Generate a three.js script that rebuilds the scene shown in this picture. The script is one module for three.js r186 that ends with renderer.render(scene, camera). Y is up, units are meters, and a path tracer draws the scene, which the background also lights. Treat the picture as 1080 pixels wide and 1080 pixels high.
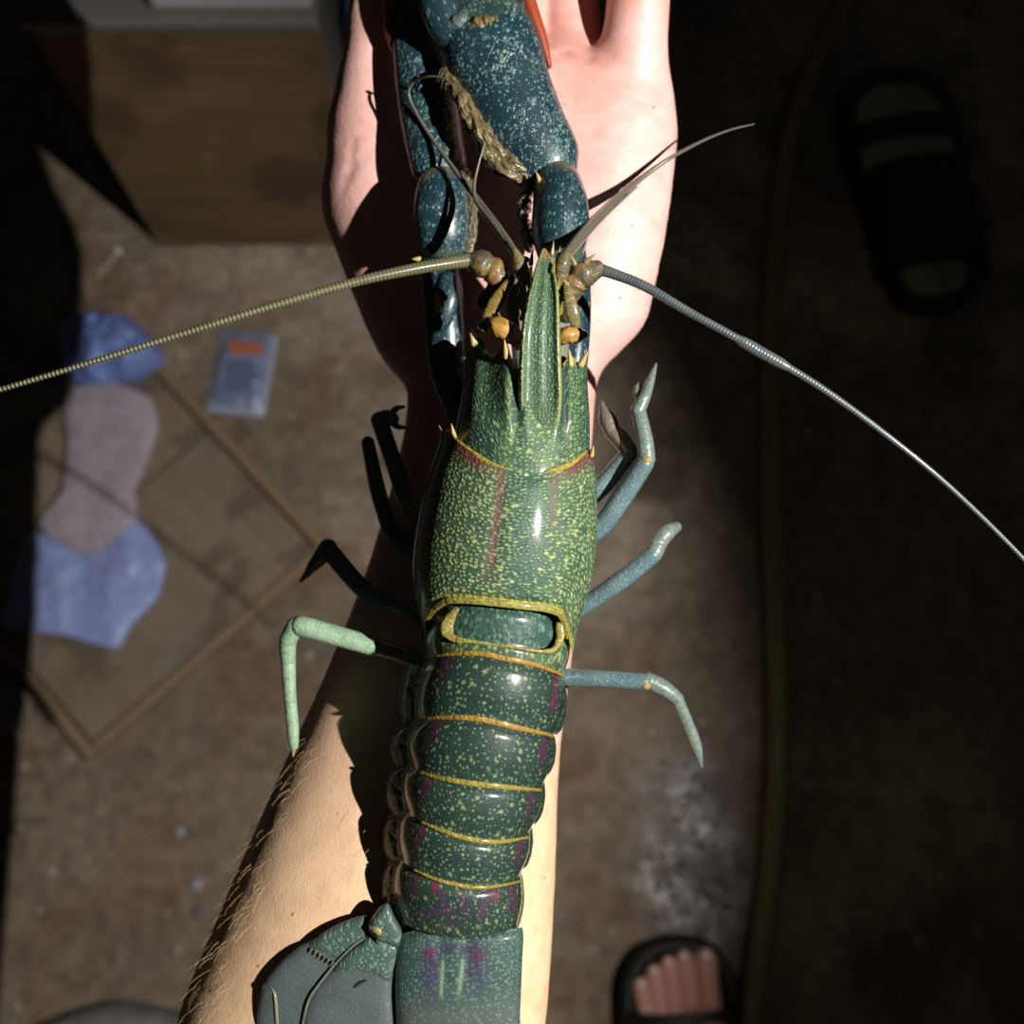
import * as THREE from 'three';
import { mergeGeometries, mergeVertices } from 'three/addons/utils/BufferGeometryUtils.js';
import { RoundedBoxGeometry } from 'three/addons/geometries/RoundedBoxGeometry.js';

// ───────────── camera, sky, torch light, exposure ─────────────
const scene = new THREE.Scene();
const F = 1180, TILT = 16, CAM_H = 1.16;               // focal length in pixels of the 1080 frame, tilt from straight down, height
const camera = new THREE.PerspectiveCamera(2 * Math.atan(540 / F) * 180 / Math.PI, 1, 0.01, 30);
camera.position.set(0, CAM_H, 0);
camera.rotation.set(-(90 - TILT) * Math.PI / 180, 0, 0);
camera.updateMatrixWorld(true);
camera.focus = 0.303;
camera.userData.fStop = 10.5;

scene.background = new THREE.Color().setRGB(0.0075, 0.0075, 0.006);   // night sky

const renderer = new THREE.WebGLRenderer({ antialias: true });
renderer.toneMapping = THREE.LinearToneMapping;
renderer.toneMappingExposure = 1.0;
renderer.shadowMap.enabled = true;

const toWorld = (v) => v.clone().applyQuaternion(camera.quaternion).add(camera.position);
const TORCH_AT = toWorld(new THREE.Vector3(0.4, 0.02, 0.2));
const TORCH_TO = toWorld(new THREE.Vector3(0.4 - 0.585, 0.02 - 0.12, 0.2 - 0.82));
const torchLight = new THREE.SpotLight(new THREE.Color().setRGB(1, 0.965, 0.92), 3.5, 0, 30.5 * Math.PI / 180, 0.34, 2);
torchLight.position.copy(TORCH_AT);
torchLight.target.position.copy(TORCH_TO);
torchLight.castShadow = true;
torchLight.shadow.radius = 0.16;
torchLight.shadow.mapSize.set(2048, 2048);
torchLight.shadow.camera.near = 0.02;
const torchSpill = new THREE.SpotLight(new THREE.Color().setRGB(1, 0.93, 0.66), 0.085, 0, 68 * Math.PI / 180, 0.5, 2);   // weak spill around the torch's beam
torchSpill.position.copy(TORCH_AT); torchSpill.target = torchLight.target; torchSpill.castShadow = true; torchSpill.shadow.radius = 0.16;
scene.add(torchLight, torchLight.target, torchSpill);

// ───────────── helpers ─────────────
const V = (x, y, z) => new THREE.Vector3(x, y, z);
const clamp = (x, a = 0, b = 1) => Math.min(b, Math.max(a, x));
const lerp = (a, b, t) => a + (b - a) * t;
const sstep = (a, b, x) => { const t = clamp((x - a) / (b - a)); return t * t * (3 - 2 * t); };
const gauss = (x, w) => Math.exp(-(x * x) / (w * w));
let seedState = 12345;
const rnd = () => { seedState = (Math.imul(seedState, 1664525) + 1013904223) >>> 0; return seedState / 4294967296; };
function hash(x, y, s) {
  let h = Math.imul(x | 0, 374761393) ^ Math.imul(y | 0, 668265263) ^ Math.imul(s | 0, 1274126177);
  h = Math.imul(h ^ (h >>> 13), 1274126177); h ^= h >>> 16;
  return (h >>> 0) / 4294967296;
}
function vnoise(x, y, s = 0) {
  const ix = Math.floor(x), iy = Math.floor(y), fx = x - ix, fy = y - iy, u = fx * fx * (3 - 2 * fx), v = fy * fy * (3 - 2 * fy);
  return lerp(lerp(hash(ix, iy, s), hash(ix + 1, iy, s), u), lerp(hash(ix, iy + 1, s), hash(ix + 1, iy + 1, s), u), v);
}
function fbm(x, y, s = 0, o = 4) { let a = 0.5, r = 0, n = 0; for (let i = 0; i < o; i++) { r += a * vnoise(x, y, s + i * 17); n += a; a *= 0.5; x *= 2.03; y *= 2.03; } return r / n; }
// soft round dots scattered one per cell
function dots(x, y, seed, jit, rmin, rmax, prob) {
  const ix = Math.floor(x), iy = Math.floor(y); let best = 0;
  for (let j = -1; j <= 1; j++) for (let i = -1; i <= 1; i++) {
    const a = ix + i, b = iy + j;
    if (hash(a, b, seed) > prob) continue;
    const cx = a + 0.5 + jit * (hash(a, b, seed + 1) - 0.5), cy = b + 0.5 + jit * (hash(a, b, seed + 2) - 0.5);
    const r = lerp(rmin, rmax, hash(a, b, seed + 3)), d = Math.hypot(x - cx, y - cy) / r;
    if (d < 1.35) best = Math.max(best, 1 - sstep(0.45, 1.35, d));
  }
  return best;
}
// piecewise smooth table: tab([[k, a, b...], ...])(k) -> [a, b...]
function tab(rows) {
  return (k) => {
    if (k <= rows[0][0]) return rows[0].slice(1);
    const n = rows.length;
    if (k >= rows[n - 1][0]) return rows[n - 1].slice(1);
    let i = 0; while (rows[i + 1][0] < k) i++;
    const p1 = rows[i], p2 = rows[i + 1], p0 = rows[i - 1] ?? p1, p3 = rows[i + 2] ?? p2, h = p2[0] - p1[0], t = (k - p1[0]) / h;
    return p1.slice(1).map((_, c) => {
      c += 1;
      const m1 = p2[0] - p0[0] ? (p2[c] - p0[c]) / (p2[0] - p0[0]) * h : 0, m2 = p3[0] - p1[0] ? (p3[c] - p1[c]) / (p3[0] - p1[0]) * h : 0;
      const t2 = t * t, t3 = t2 * t;
      return (2 * t3 - 3 * t2 + 1) * p1[c] + (t3 - 2 * t2 + t) * m1 + (-2 * t3 + 3 * t2) * p2[c] + (t3 - t2) * m2;
    });
  };
}
// a pixel and a distance along the optical axis -> point in the camera's axes; a pixel and a height -> world point
const L = (px, py, d) => V((px - 540) / F * d, (540 - py) / F * d, -d);
function G(px, py, h = 0) {
  const dir = V((px - 540) / F, (540 - py) / F, -1).applyQuaternion(camera.quaternion);
  return camera.position.clone().addScaledVector(dir, (h - CAM_H) / dir.y);
}
function texPair(w, h, fn, repeat) {
  const c = new Uint8Array(w * h * 4), b = new Uint8Array(w * h * 4), r = new Uint8Array(w * h * 4);
  for (let j = 0; j < h; j++) for (let i = 0; i < w; i++) {
    const o = (j * w + i) * 4, p = fn((i + 0.5) / w, (j + 0.5) / h);
    c[o] = clamp(p[0], 0, 255); c[o + 1] = clamp(p[1], 0, 255); c[o + 2] = clamp(p[2], 0, 255); c[o + 3] = 255;
    b[o] = b[o + 1] = b[o + 2] = clamp((p[3] ?? 0.5) * 255, 0, 255); b[o + 3] = 255;
    r[o] = r[o + 1] = r[o + 2] = clamp((p[4] ?? 1) * 255, 0, 255); r[o + 3] = 255;
  }
  const mk = (d, srgb) => {
    const t = new THREE.DataTexture(d, w, h, THREE.RGBAFormat);
    t.wrapS = t.wrapT = THREE.RepeatWrapping; t.magFilter = THREE.LinearFilter; t.minFilter = THREE.LinearMipmapLinearFilter; t.generateMipmaps = true;
    if (srgb) t.colorSpace = THREE.SRGBColorSpace;
    if (repeat) t.repeat.set(repeat[0], repeat[1]);
    t.needsUpdate = true; return t;
  };
  return { map: mk(c, true), bump: mk(b, false), rough: mk(r, false) };
}
function mat(o) { return new THREE.MeshPhysicalMaterial({ side: THREE.DoubleSide, roughness: 0.5, metalness: 0, ...o }); }
function gridGeo(nu, nt, at) {           // open grid of (nu+1) x (nt+1) points
  const pos = [], uv = [], idx = [];
  for (let j = 0; j <= nt; j++) for (let i = 0; i <= nu; i++) { const p = at(i / nu, j / nt); pos.push(p.x, p.y, p.z); uv.push(i / nu, j / nt); }
  for (let j = 0; j < nt; j++) for (let i = 0; i < nu; i++) { const a = j * (nu + 1) + i, b = a + 1, c = a + nu + 1, d = c + 1; idx.push(a, c, b, b, c, d); }
  const g = new THREE.BufferGeometry();
  g.setAttribute('position', new THREE.Float32BufferAttribute(pos, 3)); g.setAttribute('uv', new THREE.Float32BufferAttribute(uv, 2)); g.setIndex(idx);
  g.computeVertexNormals(); return g;
}
function fixSeam(g, nu, nt) {           // equal normals on both sides of a closed ring's seam
  const n = g.attributes.normal;
  for (let j = 0; j <= nt; j++) {
    const a = j * (nu + 1), b = a + nu, v = V(n.getX(a) + n.getX(b), n.getY(a) + n.getY(b), n.getZ(a) + n.getZ(b)).normalize();
    n.setXYZ(a, v.x, v.y, v.z); n.setXYZ(b, v.x, v.y, v.z);
  }
  return g;
}
// swept body through stations [px, py, depth, half width px, half thickness px]; round ends
function limb(st, { nt = 28, nu = 16, cap = [1, 1], bump, sq = 1 } = {}) {
  const P = st.map((s) => L(s[0], s[1], s[2])), W = st.map((s) => s[3] * s[2] / F), H = st.map((s) => (s[4] ?? s[3]) * s[2] / F);
  const len = [0]; for (let i = 1; i < P.length; i++) len.push(len[i - 1] + P[i].distanceTo(P[i - 1]));
  const T = tab(P.map((p, i) => [len[i], p.x, p.y, p.z, W[i], H[i]])), total = len[len.length - 1];
  const rows = [];
  const nc = 5;
  const at = (l) => T(clamp(l, 0, total));
  const dirAt = (l) => { const e = total * 0.01, a = at(l - e), b = at(l + e); return V(b[0] - a[0], b[1] - a[1], b[2] - a[2]).normalize(); };
  if (cap[0]) for (let k = 0; k < nc; k++) { const q = (k / nc) * Math.PI / 2; rows.push([0, -Math.cos(q) * cap[0], Math.max(0.02, Math.sin(q))]); }
  for (let k = 0; k <= nt; k++) rows.push([total * k / nt, 0, 1]);
  if (cap[1]) for (let k = nc - 1; k >= 0; k--) { const q = (k / nc) * Math.PI / 2; rows.push([total, Math.cos(q) * cap[1], Math.max(0.02, Math.sin(q))]); }
  const n = rows.length - 1;
  const g = gridGeo(nu, n, (u, t) => {
    const [l, off, sc] = rows[Math.round(t * n)], a = at(l), d = dirAt(l);
    let S = V(0, 0, 1); S = d.clone().cross(S); if (S.lengthSq() < 1e-6) S.set(1, 0, 0); S.normalize();
    const N = S.clone().cross(d).normalize(), ph = u * 2 * Math.PI, c = Math.cos(ph), s = Math.sin(ph);
    const sc2 = sc, cc = Math.sign(c) * Math.abs(c) ** sq, ss = Math.sign(s) * Math.abs(s) ** sq;
    let k = 1; if (bump) k += bump(u, l / total, ph);
    return V(a[0], a[1], a[2]).addScaledVector(d, off * Math.min(a[3], a[4])).addScaledVector(S, a[3] * cc * sc2 * k).addScaledVector(N, a[4] * ss * sc2 * k);
  });
  fixSeam(g, nu, n);
  g.userData = { total }; return g;
}
// domed plate of a shell between a front and a rear curve over the animal's back
function shell(o) {
  const a0 = (o.a0 ?? 205) * Math.PI / 180, a1 = (o.a1 ?? -25) * Math.PI / 180, ex = o.ex ?? 1, eh = o.eh ?? 0.85;
  const where = (u, t) => {
    const th = lerp(a0, a1, u), c = Math.cos(th), h = Math.sin(th), s = Math.sign(c) * Math.abs(c) ** ex;
    const y = lerp(o.yf(s)[0], o.yr(s)[0], t), [xl, xr, top, side, bot] = o.body(y);
    return { s, h, y, x: (xl + xr) / 2 + (xr - xl) / 2 * s * (o.wide ? o.wide(t, s) : 1), d: h >= 0 ? side - (side - top) * h ** eh : side + (bot - side) * -h };
  };
  const g = gridGeo(o.nu ?? 72, o.nt ?? 24, (u, t) => { const w = where(u, t); return L(w.x, w.y, w.d + (o.mod ? o.mod(w.x, w.y, w.s, t, w.h) : 0)); });
  return { g, where };
}
const nameCount = new Map();
function numbered(n) { const k = nameCount.get(n) ?? 0; nameCount.set(n, k + 1); return k ? n + '_' + String(k).padStart(3, '0') : n; }
function tag(o, label, category, group) { o.userData.label = label; o.userData.category = category; if (group) o.userData.group = group; return o; }
function part(parent, name, geo, m, label) {
  const o = new THREE.Mesh(geo, m); o.name = name; o.castShadow = o.receiveShadow = true; parent.add(o);
  if (label) o.userData.label = label;
  return o;
}
function thing(name, label, category, pos, group) {
  const o = new THREE.Group(); o.name = numbered(name); o.position.copy(pos); scene.add(o); return tag(o, label, category, group);
}
function solo(name, geo, m, label, category, pos, group) {
  const o = new THREE.Mesh(geo, m); o.name = numbered(name); o.castShadow = o.receiveShadow = true; if (pos) o.position.copy(pos); scene.add(o); return tag(o, label, category, group);
}
function setting(name, geo, m) { const o = new THREE.Mesh(geo, m); o.name = name; o.castShadow = o.receiveShadow = true; o.userData.kind = 'structure'; scene.add(o); return o; }
// naive surface nets over a box: smooth closed surface of field(x, y, z) = 0, negative inside
function nets(lo, hi, cell, field) {
  const n = [0, 1, 2].map((k) => Math.ceil((hi[k] - lo[k]) / cell) + 1), [nx, ny, nz] = n, v = new Float32Array(nx * ny * nz);
  const B = 6, R = B * cell * 1.25;                     // whole blocks far from the surface are filled with one value
  for (let k = 0; k < nz; k += B) for (let j = 0; j < ny; j += B) for (let i = 0; i < nx; i += B) {
    const m = field(lo[0] + (i + B / 2) * cell, lo[1] + (j + B / 2) * cell, lo[2] + (k + B / 2) * cell), far = Math.abs(m) > R;
    for (let c = k; c < Math.min(nz, k + B); c++) for (let b = j; b < Math.min(ny, j + B); b++) for (let a = i; a < Math.min(nx, i + B); a++) v[a + nx * (b + ny * c)] = far ? m : field(lo[0] + a * cell, lo[1] + b * cell, lo[2] + c * cell);
  }
  const id = new Int32Array(nx * ny * nz).fill(-1), pos = [], idx = [], at = (i, j, k) => i + nx * (j + ny * k);
  const C = [[0, 0, 0], [1, 0, 0], [0, 1, 0], [1, 1, 0], [0, 0, 1], [1, 0, 1], [0, 1, 1], [1, 1, 1]], E = [[0, 1], [0, 2], [0, 4], [1, 3], [1, 5], [2, 3], [2, 6], [3, 7], [4, 5], [4, 6], [5, 7], [6, 7]];
  for (let k = 0; k < nz - 1; k++) for (let j = 0; j < ny - 1; j++) for (let i = 0; i < nx - 1; i++) {
    const f = C.map((c) => v[at(i + c[0], j + c[1], k + c[2])]); let m = 0; for (let c = 0; c < 8; c++) if (f[c] < 0) m |= 1 << c;
    if (m === 0 || m === 255) continue;
    let x = 0, y = 0, z = 0, w = 0;
    for (const [a, b] of E) if ((f[a] < 0) !== (f[b] < 0)) { const t = f[a] / (f[a] - f[b]); x += lerp(C[a][0], C[b][0], t); y += lerp(C[a][1], C[b][1], t); z += lerp(C[a][2], C[b][2], t); w++; }
    id[at(i, j, k)] = pos.length / 3; pos.push(lo[0] + (i + x / w) * cell, lo[1] + (j + y / w) * cell, lo[2] + (k + z / w) * cell);
  }
  const quad = (a, b, c, d, flip) => { if (a < 0 || b < 0 || c < 0 || d < 0) return; flip ? idx.push(a, c, b, a, d, c) : idx.push(a, b, c, a, c, d); };
  for (let k = 1; k < nz - 1; k++) for (let j = 1; j < ny - 1; j++) for (let i = 1; i < nx - 1; i++) {
    const f = v[at(i, j, k)] < 0;
    if (f !== v[at(i + 1, j, k)] < 0) quad(id[at(i, j - 1, k - 1)], id[at(i, j, k - 1)], id[at(i, j, k)], id[at(i, j - 1, k)], !f);
    if (f !== v[at(i, j + 1, k)] < 0) quad(id[at(i - 1, j, k - 1)], id[at(i - 1, j, k)], id[at(i, j, k)], id[at(i, j, k - 1)], !f);
    if (f !== v[at(i, j, k + 1)] < 0) quad(id[at(i - 1, j - 1, k)], id[at(i, j - 1, k)], id[at(i, j, k)], id[at(i - 1, j, k)], !f);
  }
  const g = new THREE.BufferGeometry(); g.setAttribute('position', new THREE.Float32BufferAttribute(pos, 3)); g.setIndex(idx); g.computeVertexNormals(); return g;
}
const smin = (a, b, k) => { const h = Math.max(k - Math.abs(a - b), 0) / k; return Math.min(a, b) - h * h * k * 0.25; };
function capsule(x, y, z, a, b, ra, rb) {
  const bx = b.x - a.x, by = b.y - a.y, bz = b.z - a.z, px = x - a.x, py = y - a.y, pz = z - a.z, t = clamp((px * bx + py * by + pz * bz) / (bx * bx + by * by + bz * bz));
  return Math.hypot(px - bx * t, py - by * t, pz - bz * t) - lerp(ra, rb, t);
}
const mixc = (a, b, t) => [lerp(a[0], b[0], t), lerp(a[1], b[1], t), lerp(a[2], b[2], t)];
console.log('helpers');

// ───────────── the ground ─────────────
const GW = 2.4, GX0 = -1.2, GZ0 = -1.5;                 // textured square of ground in metres
const wetAt = (x, z) => { const c = G(726, 905), dx = (x - c.x) / 0.062, dz = (z - c.z) / 0.125; return 1 - sstep(0.55, 1.25, Math.hypot(dx, dz) + 0.55 * (fbm(x * 28, z * 28, 5) - 0.5)); };
const groundTex = texPair(1280, 1280, (u, v) => {
  const x = GX0 + u * GW, z = GZ0 + v * GW, wet = wetAt(x, z);
  const big = fbm(x * 3.1, z * 3.1, 3), mid = fbm(x * 14, z * 14, 9), fine = fbm(x * 90, z * 90, 21, 3);
  let c = mixc([124, 110, 94], [166, 152, 136], sstep(0.3, 0.7, big));
  c = mixc(c, [118, 92, 72], 0.55 * sstep(0.52, 0.72, mid));
  c = mixc(c, [88, 78, 66], 0.7 * sstep(0.6, 0.75, fbm(x * 8 + 4, z * 8, 33)));
  const speck = dots(x * 60, z * 60, 71, 0.9, 0.08, 0.22, 0.07);
  c = mixc(c, [190, 186, 180], speck * 0.8);
  c = mixc(c, [138, 134, 134], wet * 0.55);
  const k = 0.8 + 0.4 * fine;
  return [c[0] * k, c[1] * k, c[2] * k, 0.35 * fine + 0.4 * mid + 0.25 * speck + wet * (0.2 * dots(x * 150, z * 150, 5, 1, 0.3, 0.6, 0.8)), lerp(0.95, 0.34, wet * sstep(0.35, 0.6, fbm(x * 60, z * 60, 44)))];
});
const groundMat = mat({ map: groundTex.map, bumpMap: groundTex.bump, bumpScale: 0.004, roughnessMap: groundTex.rough, roughness: 1 });
const groundH = (x, z) => 0.006 * (fbm(x * 9, z * 9, 61) - 0.5);
{
  const nu = 260, g = gridGeo(nu, nu, (u, t) => { const x = GX0 + u * GW, z = GZ0 + t * GW; return V(x, groundH(x, z), z); });
  setting('floor', g, groundMat);
  const far = new THREE.Mesh(new THREE.BoxGeometry(14, 0.04, 14).translate(0, -0.03, 0), mat({ color: '#7a6d60', roughness: 1 }));
  far.name = 'floor_soil'; far.userData.kind = 'structure'; far.receiveShadow = true; scene.add(far);
}
console.log('ground');

// ───────────── person: forearm and open hand ─────────────
const ORIGIN = L(520, 640, 0.31);
function mount(o) { o.position.copy(toWorld(ORIGIN)); o.quaternion.copy(camera.quaternion); return o; }
const rebase = (g) => g.translate(-ORIGIN.x, -ORIGIN.y, -ORIGIN.z);

const armRows = [   // py, left px, right px, depth of the silhouette, of the top surface, of the underside
  [-60, 395, 700, 0.374, 0.362, 0.388], [40, 380, 697, 0.373, 0.3575, 0.392], [100, 372, 690, 0.372, 0.3565, 0.394], [160, 362, 683, 0.372, 0.356, 0.396], [210, 360, 677, 0.372, 0.3555, 0.397],
  [260, 374, 666, 0.372, 0.355, 0.398], [310, 393, 646, 0.373, 0.354, 0.398], [360, 414, 632, 0.373, 0.353, 0.397], [420, 428, 627, 0.373, 0.351, 0.397], [500, 414, 621, 0.371, 0.347, 0.399],
  [600, 386, 612, 0.368, 0.341, 0.401], [700, 348, 602, 0.364, 0.334, 0.405], [800, 303, 590, 0.358, 0.3255, 0.407], [930, 246, 585, 0.351, 0.316, 0.408], [1080, 186, 575, 0.3445, 0.3106, 0.408],
  [1250, 140, 550, 0.344, 0.308, 0.41], [1500, 130, 520, 0.348, 0.308, 0.41]];
const armTab = tab(armRows.map(([py, xl, xr, s, t, b]) => [-(540 - py) / F * s, (xl - 540) / F * s, (xr - 540) / F * s, s, t, b]));
const armCache = new Map();
function armField(x, y, z) {
  const key = Math.round(y * 1e5); let r = armCache.get(key); if (!r) { r = armTab(-y); armCache.set(key, r); }
  const [xl, xr, s, t, b] = r, cx = (xl + xr) / 2, w = (xr - xl) / 2, dz = -z - s - 0.2 * (cx - x) * (x < cx ? 1 : 0.35) * sstep(-0.06, 0.02, y) * sstep(0.125, 0.09, y), h = dz < 0 ? s - t : b - s, q = Math.hypot((x - cx) / w, dz / h);
  let d = (q - 1) * Math.min(w, h) * (q > 1 ? 1 : 1);
  const yTop = (540 - 45) / F * 0.372, yEnd = (540 - 1490) / F * 0.345;
  d = -smin(-d, -(y - yTop), 0.02);
  d = -smin(-d, -(yEnd - y), 0.03);
  return d;
}
const bone = (...pts) => pts.map(([px, py, d, r]) => ({ p: L(px, py, d), r: r * d / F }));
const fingers = [
  bone([648, 190, 0.376, 36], [666, 92, 0.3695, 35], [674, -10, 0.357, 33], [668, -105, 0.346, 28], [655, -165, 0.34, 24]),
  bone([590, 180, 0.379, 36], [604, 66, 0.378, 33], [597, -40, 0.378, 31], [588, -165, 0.358, 29], [580, -235, 0.35, 25]),
  bone([530, 180, 0.379, 36], [546, 60, 0.378, 35], [540, -60, 0.373, 33], [533, -195, 0.36, 29], [528, -275, 0.352, 25]),
  bone([470, 180, 0.379, 36], [484, 66, 0.378, 36], [474, -45, 0.373, 33], [466, -160, 0.36, 29], [462, -235, 0.35, 25]),
];
const thumb = bone([450, 350, 0.39, 46], [400, 215, 0.378, 44], [394, 130, 0.366, 34], [397, 20, 0.36, 27], [401, -60, 0.355, 26], [404, -95, 0.352, 22]);
const pads = [bone([640, 320, 0.371, 36], [650, 150, 0.3715, 38]), bone([455, 320, 0.388, 42], [425, 220, 0.384, 40])];
const creases = [   // lines of the palm and the roots of the fingers: px points, width, depth in metres
  [[640, 60], [660, 80], [690, 92]], [[604, 142], [626, 145], [650, 154]], [[664, 107], [676, 114], [690, 126]], [[655, 120], [668, 122]], [[585, 60], [598, 52], [622, 62]],
  [[358, 200], [372, 178], [392, 160]], [[360, 150], [378, 152], [394, 146]], [[362, 185], [371, 168], [372, 152]]].map((l) => l.map(([x, y]) => L(x, y, 0.36)));
function handField(x, y, z) {
  let d = armField(x, y, z);
  if (y > -0.02) {
    let fd = 1;
    for (const f of fingers) { let q = 1; for (let i = 0; i < f.length - 1; i++) q = Math.min(q, capsule(x, y, z, f[i].p, f[i + 1].p, f[i].r, f[i + 1].r)); fd = smin(fd, q, 0.0016); }
    d = smin(d, fd, 0.007);
    let td = 1; for (let i = 0; i < thumb.length - 1; i++) td = smin(td, capsule(x, y, z, thumb[i].p, thumb[i + 1].p, thumb[i].r, thumb[i + 1].r), 0.004);
    d = smin(d, td, 0.012);
    for (const p of pads) d = smin(d, capsule(x, y, z, p[0].p, p[1].p, p[0].r, p[1].r), 0.02);
    if (Math.abs(d) < 0.004) {
      for (const c of creases) for (let i = 0; i < c.length - 1; i++) {
        const a = c[i], b = c[i + 1], bx = b.x - a.x, by = b.y - a.y, t = clamp(((x - a.x) * bx + (y - a.y) * by) / (bx * bx + by * by)), r = Math.hypot(x - a.x - bx * t, y - a.y - by * t);
        if (r < 0.004 && z > -0.372) d += 0.00045 * gauss(r, 0.001);
      }
    }
  }
  d += 0.00015 * (vnoise(x * 160, y * 160 + z * 90, 3) - 0.5);
  return d;
}
let armGeo = nets([-0.125, -0.31, -0.415], [0.062, 0.26, -0.29], 0.0016, handField);
{   // upper arm beyond the elbow, out of the frame
  const e = L(300, 1440, 0.353), sh = V(-0.17, -0.44, -0.09);
  const up = nets([-0.25, -0.52, -0.44], [0.02, -0.2, 0.0], 0.005, (x, y, z) => capsule(x, y, z, e, sh, 0.044, 0.05));
  armGeo = mergeGeometries([armGeo, up]);
}
{
  const p = armGeo.attributes.position, n = p.count, uv = new Float32Array(n * 2), col = new Float32Array(n * 3), tan = new THREE.Color('#d9b996'), pink = new THREE.Color('#d6aba4'), red = new THREE.Color('#c98878');
  for (let i = 0; i < n; i++) {
    const x = p.getX(i), y = p.getY(i), z = p.getZ(i), r = armTab(-y), cx = (r[0] + r[1]) / 2;
    uv[i * 2] = Math.atan2(x - cx, z + r[2]) * 0.045 / 0.12; uv[i * 2 + 1] = y / 0.12;
    const c = tan.clone().lerp(pink, sstep(-0.12, 0.05, y)).lerp(red, clamp(0.5 * sstep(0.5, 0.8, fbm(x * 40 + 3, y * 40, 8))) * sstep(-0.02, 0.08, y));
    c.multiplyScalar(0.94 + 0.12 * fbm(x * 220, y * 220 + z * 100, 2)); c.toArray(col, i * 3);
  }
  armGeo.setAttribute('uv', new THREE.BufferAttribute(uv, 2)); armGeo.setAttribute('color', new THREE.BufferAttribute(col, 3));
  rebase(armGeo);
}
const skinTex = texPair(768, 768, (u, v) => {
  const x = u * 120, y = v * 120, line = Math.abs(fbm(x * 1.7 + 2 * fbm(x * 0.4, y * 0.4, 4), y * 0.9, 11) - 0.5), mott = fbm(x * 0.25, y * 0.25, 31), mole = dots(x * 0.09, y * 0.09, 91, 0.8, 0.02, 0.05, 0.5);
  const k = 0.93 + 0.12 * mott, c = [255 * k, 252 * k - 6 * (1 - mott), 250 * k - 8 * (1 - mott)];
  return [...mixc(c, [150, 105, 80], mole * 0.7), 0.5 + 0.5 * sstep(0, 0.12, line) - 0.3 * fbm(x * 3, y * 3, 6), 1];
});
const skinMat = mat({ map: skinTex.map, bumpMap: skinTex.bump, bumpScale: 0.00009, vertexColors: true, roughness: 0.5, sheen: 0.25, sheenRoughness: 0.6, sheenColor: new THREE.Color('#ffd9c4') });
const person = mount(solo('person', armGeo, skinMat, 'bare left forearm and open upturned palm carrying a large crayfish', 'person'));
{   // fine hair along the outer forearm
  const p = armGeo.attributes.position, nr = armGeo.attributes.normal, geos = [];
  let made = 0, tries = 0;
  while (made < 240 && tries++ < 60000) {
    const i = Math.floor(rnd() * p.count), a = V(p.getX(i), p.getY(i), p.getZ(i)), n = V(nr.getX(i), nr.getY(i), nr.getZ(i)), q = a.clone().add(ORIGIN), px = 540 - q.x / q.z * F, py = 540 + q.y / q.z * F;
    if (py < 770 || py > 1110 || n.z < -0.35 || n.x > 0.1) continue;
    const keep = n.x < -0.55 ? 1 : 0.05; if (rnd() > keep) continue;
    const len = 0.003 + 0.0045 * rnd(), dir = n.clone().multiplyScalar(0.45).add(V(-0.25 + 0.3 * rnd(), -0.75 + 0.35 * rnd(), 0)).normalize(), mid = a.clone().addScaledVector(dir, len * 0.5).addScaledVector(n, 0.0006), end = a.clone().addScaledVector(dir, len).addScaledVector(n, -0.0006);
    geos.push(new THREE.TubeGeometry(new THREE.QuadraticBezierCurve3(a, mid, end), 4, 0.00004, 3)); made++;
  }
  const h = part(person, 'arm_hair', mergeGeometries(geos), mat({ color: '#c2a57c', roughness: 0.45 }), 'fine pale hair on the forearm'); h.userData.kind = 'stuff';
}
console.log('person');

// ───────────── the crayfish ─────────────
const cray = mount(new THREE.Group()); cray.name = numbered('crayfish'); scene.add(cray);
tag(cray, 'large green speckled crayfish with blue claws lying along the forearm', 'crayfish');
const wetGloss = { roughness: 0.5, specularIntensity: 0.7, clearcoat: 0.55, clearcoatRoughness: 0.1 };
const cp = (parent, name, geo, m, label) => part(parent, name, rebase(geo), m, label);
const YEL = [186, 160, 62], ORA = [190, 132, 48];
// speckle of the shell: x, y in millimetres over the surface
function speck(x, y, seed, dense, base, dot, big) {
  const wob = fbm(x * 0.35, y * 0.35, seed + 50);
  const a = dots(x / 1.25, y / 1.25, seed, 0.7, 0.24, 0.42, 0.9 * dense + 0.08), b = dots(x / 2.6, y / 2.6, seed + 7, 0.8, 0.12, 0.26, 0.45 * dense), f = dots(x / 0.62, y / 0.62, seed + 13, 0.7, 0.2, 0.4, 0.6 * dense);
  let c = mixc(base, mixc(base, dot, 0.35), wob);
  c = mixc(c, dot, 0.55 * f * (0.4 + 0.6 * wob)); c = mixc(c, dot, 0.85 * a); c = mixc(c, big, 0.9 * b);
  return [c[0], c[1], c[2], 0.25 + 0.5 * Math.max(a, b * 0.8) + 0.15 * f];
}

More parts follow.
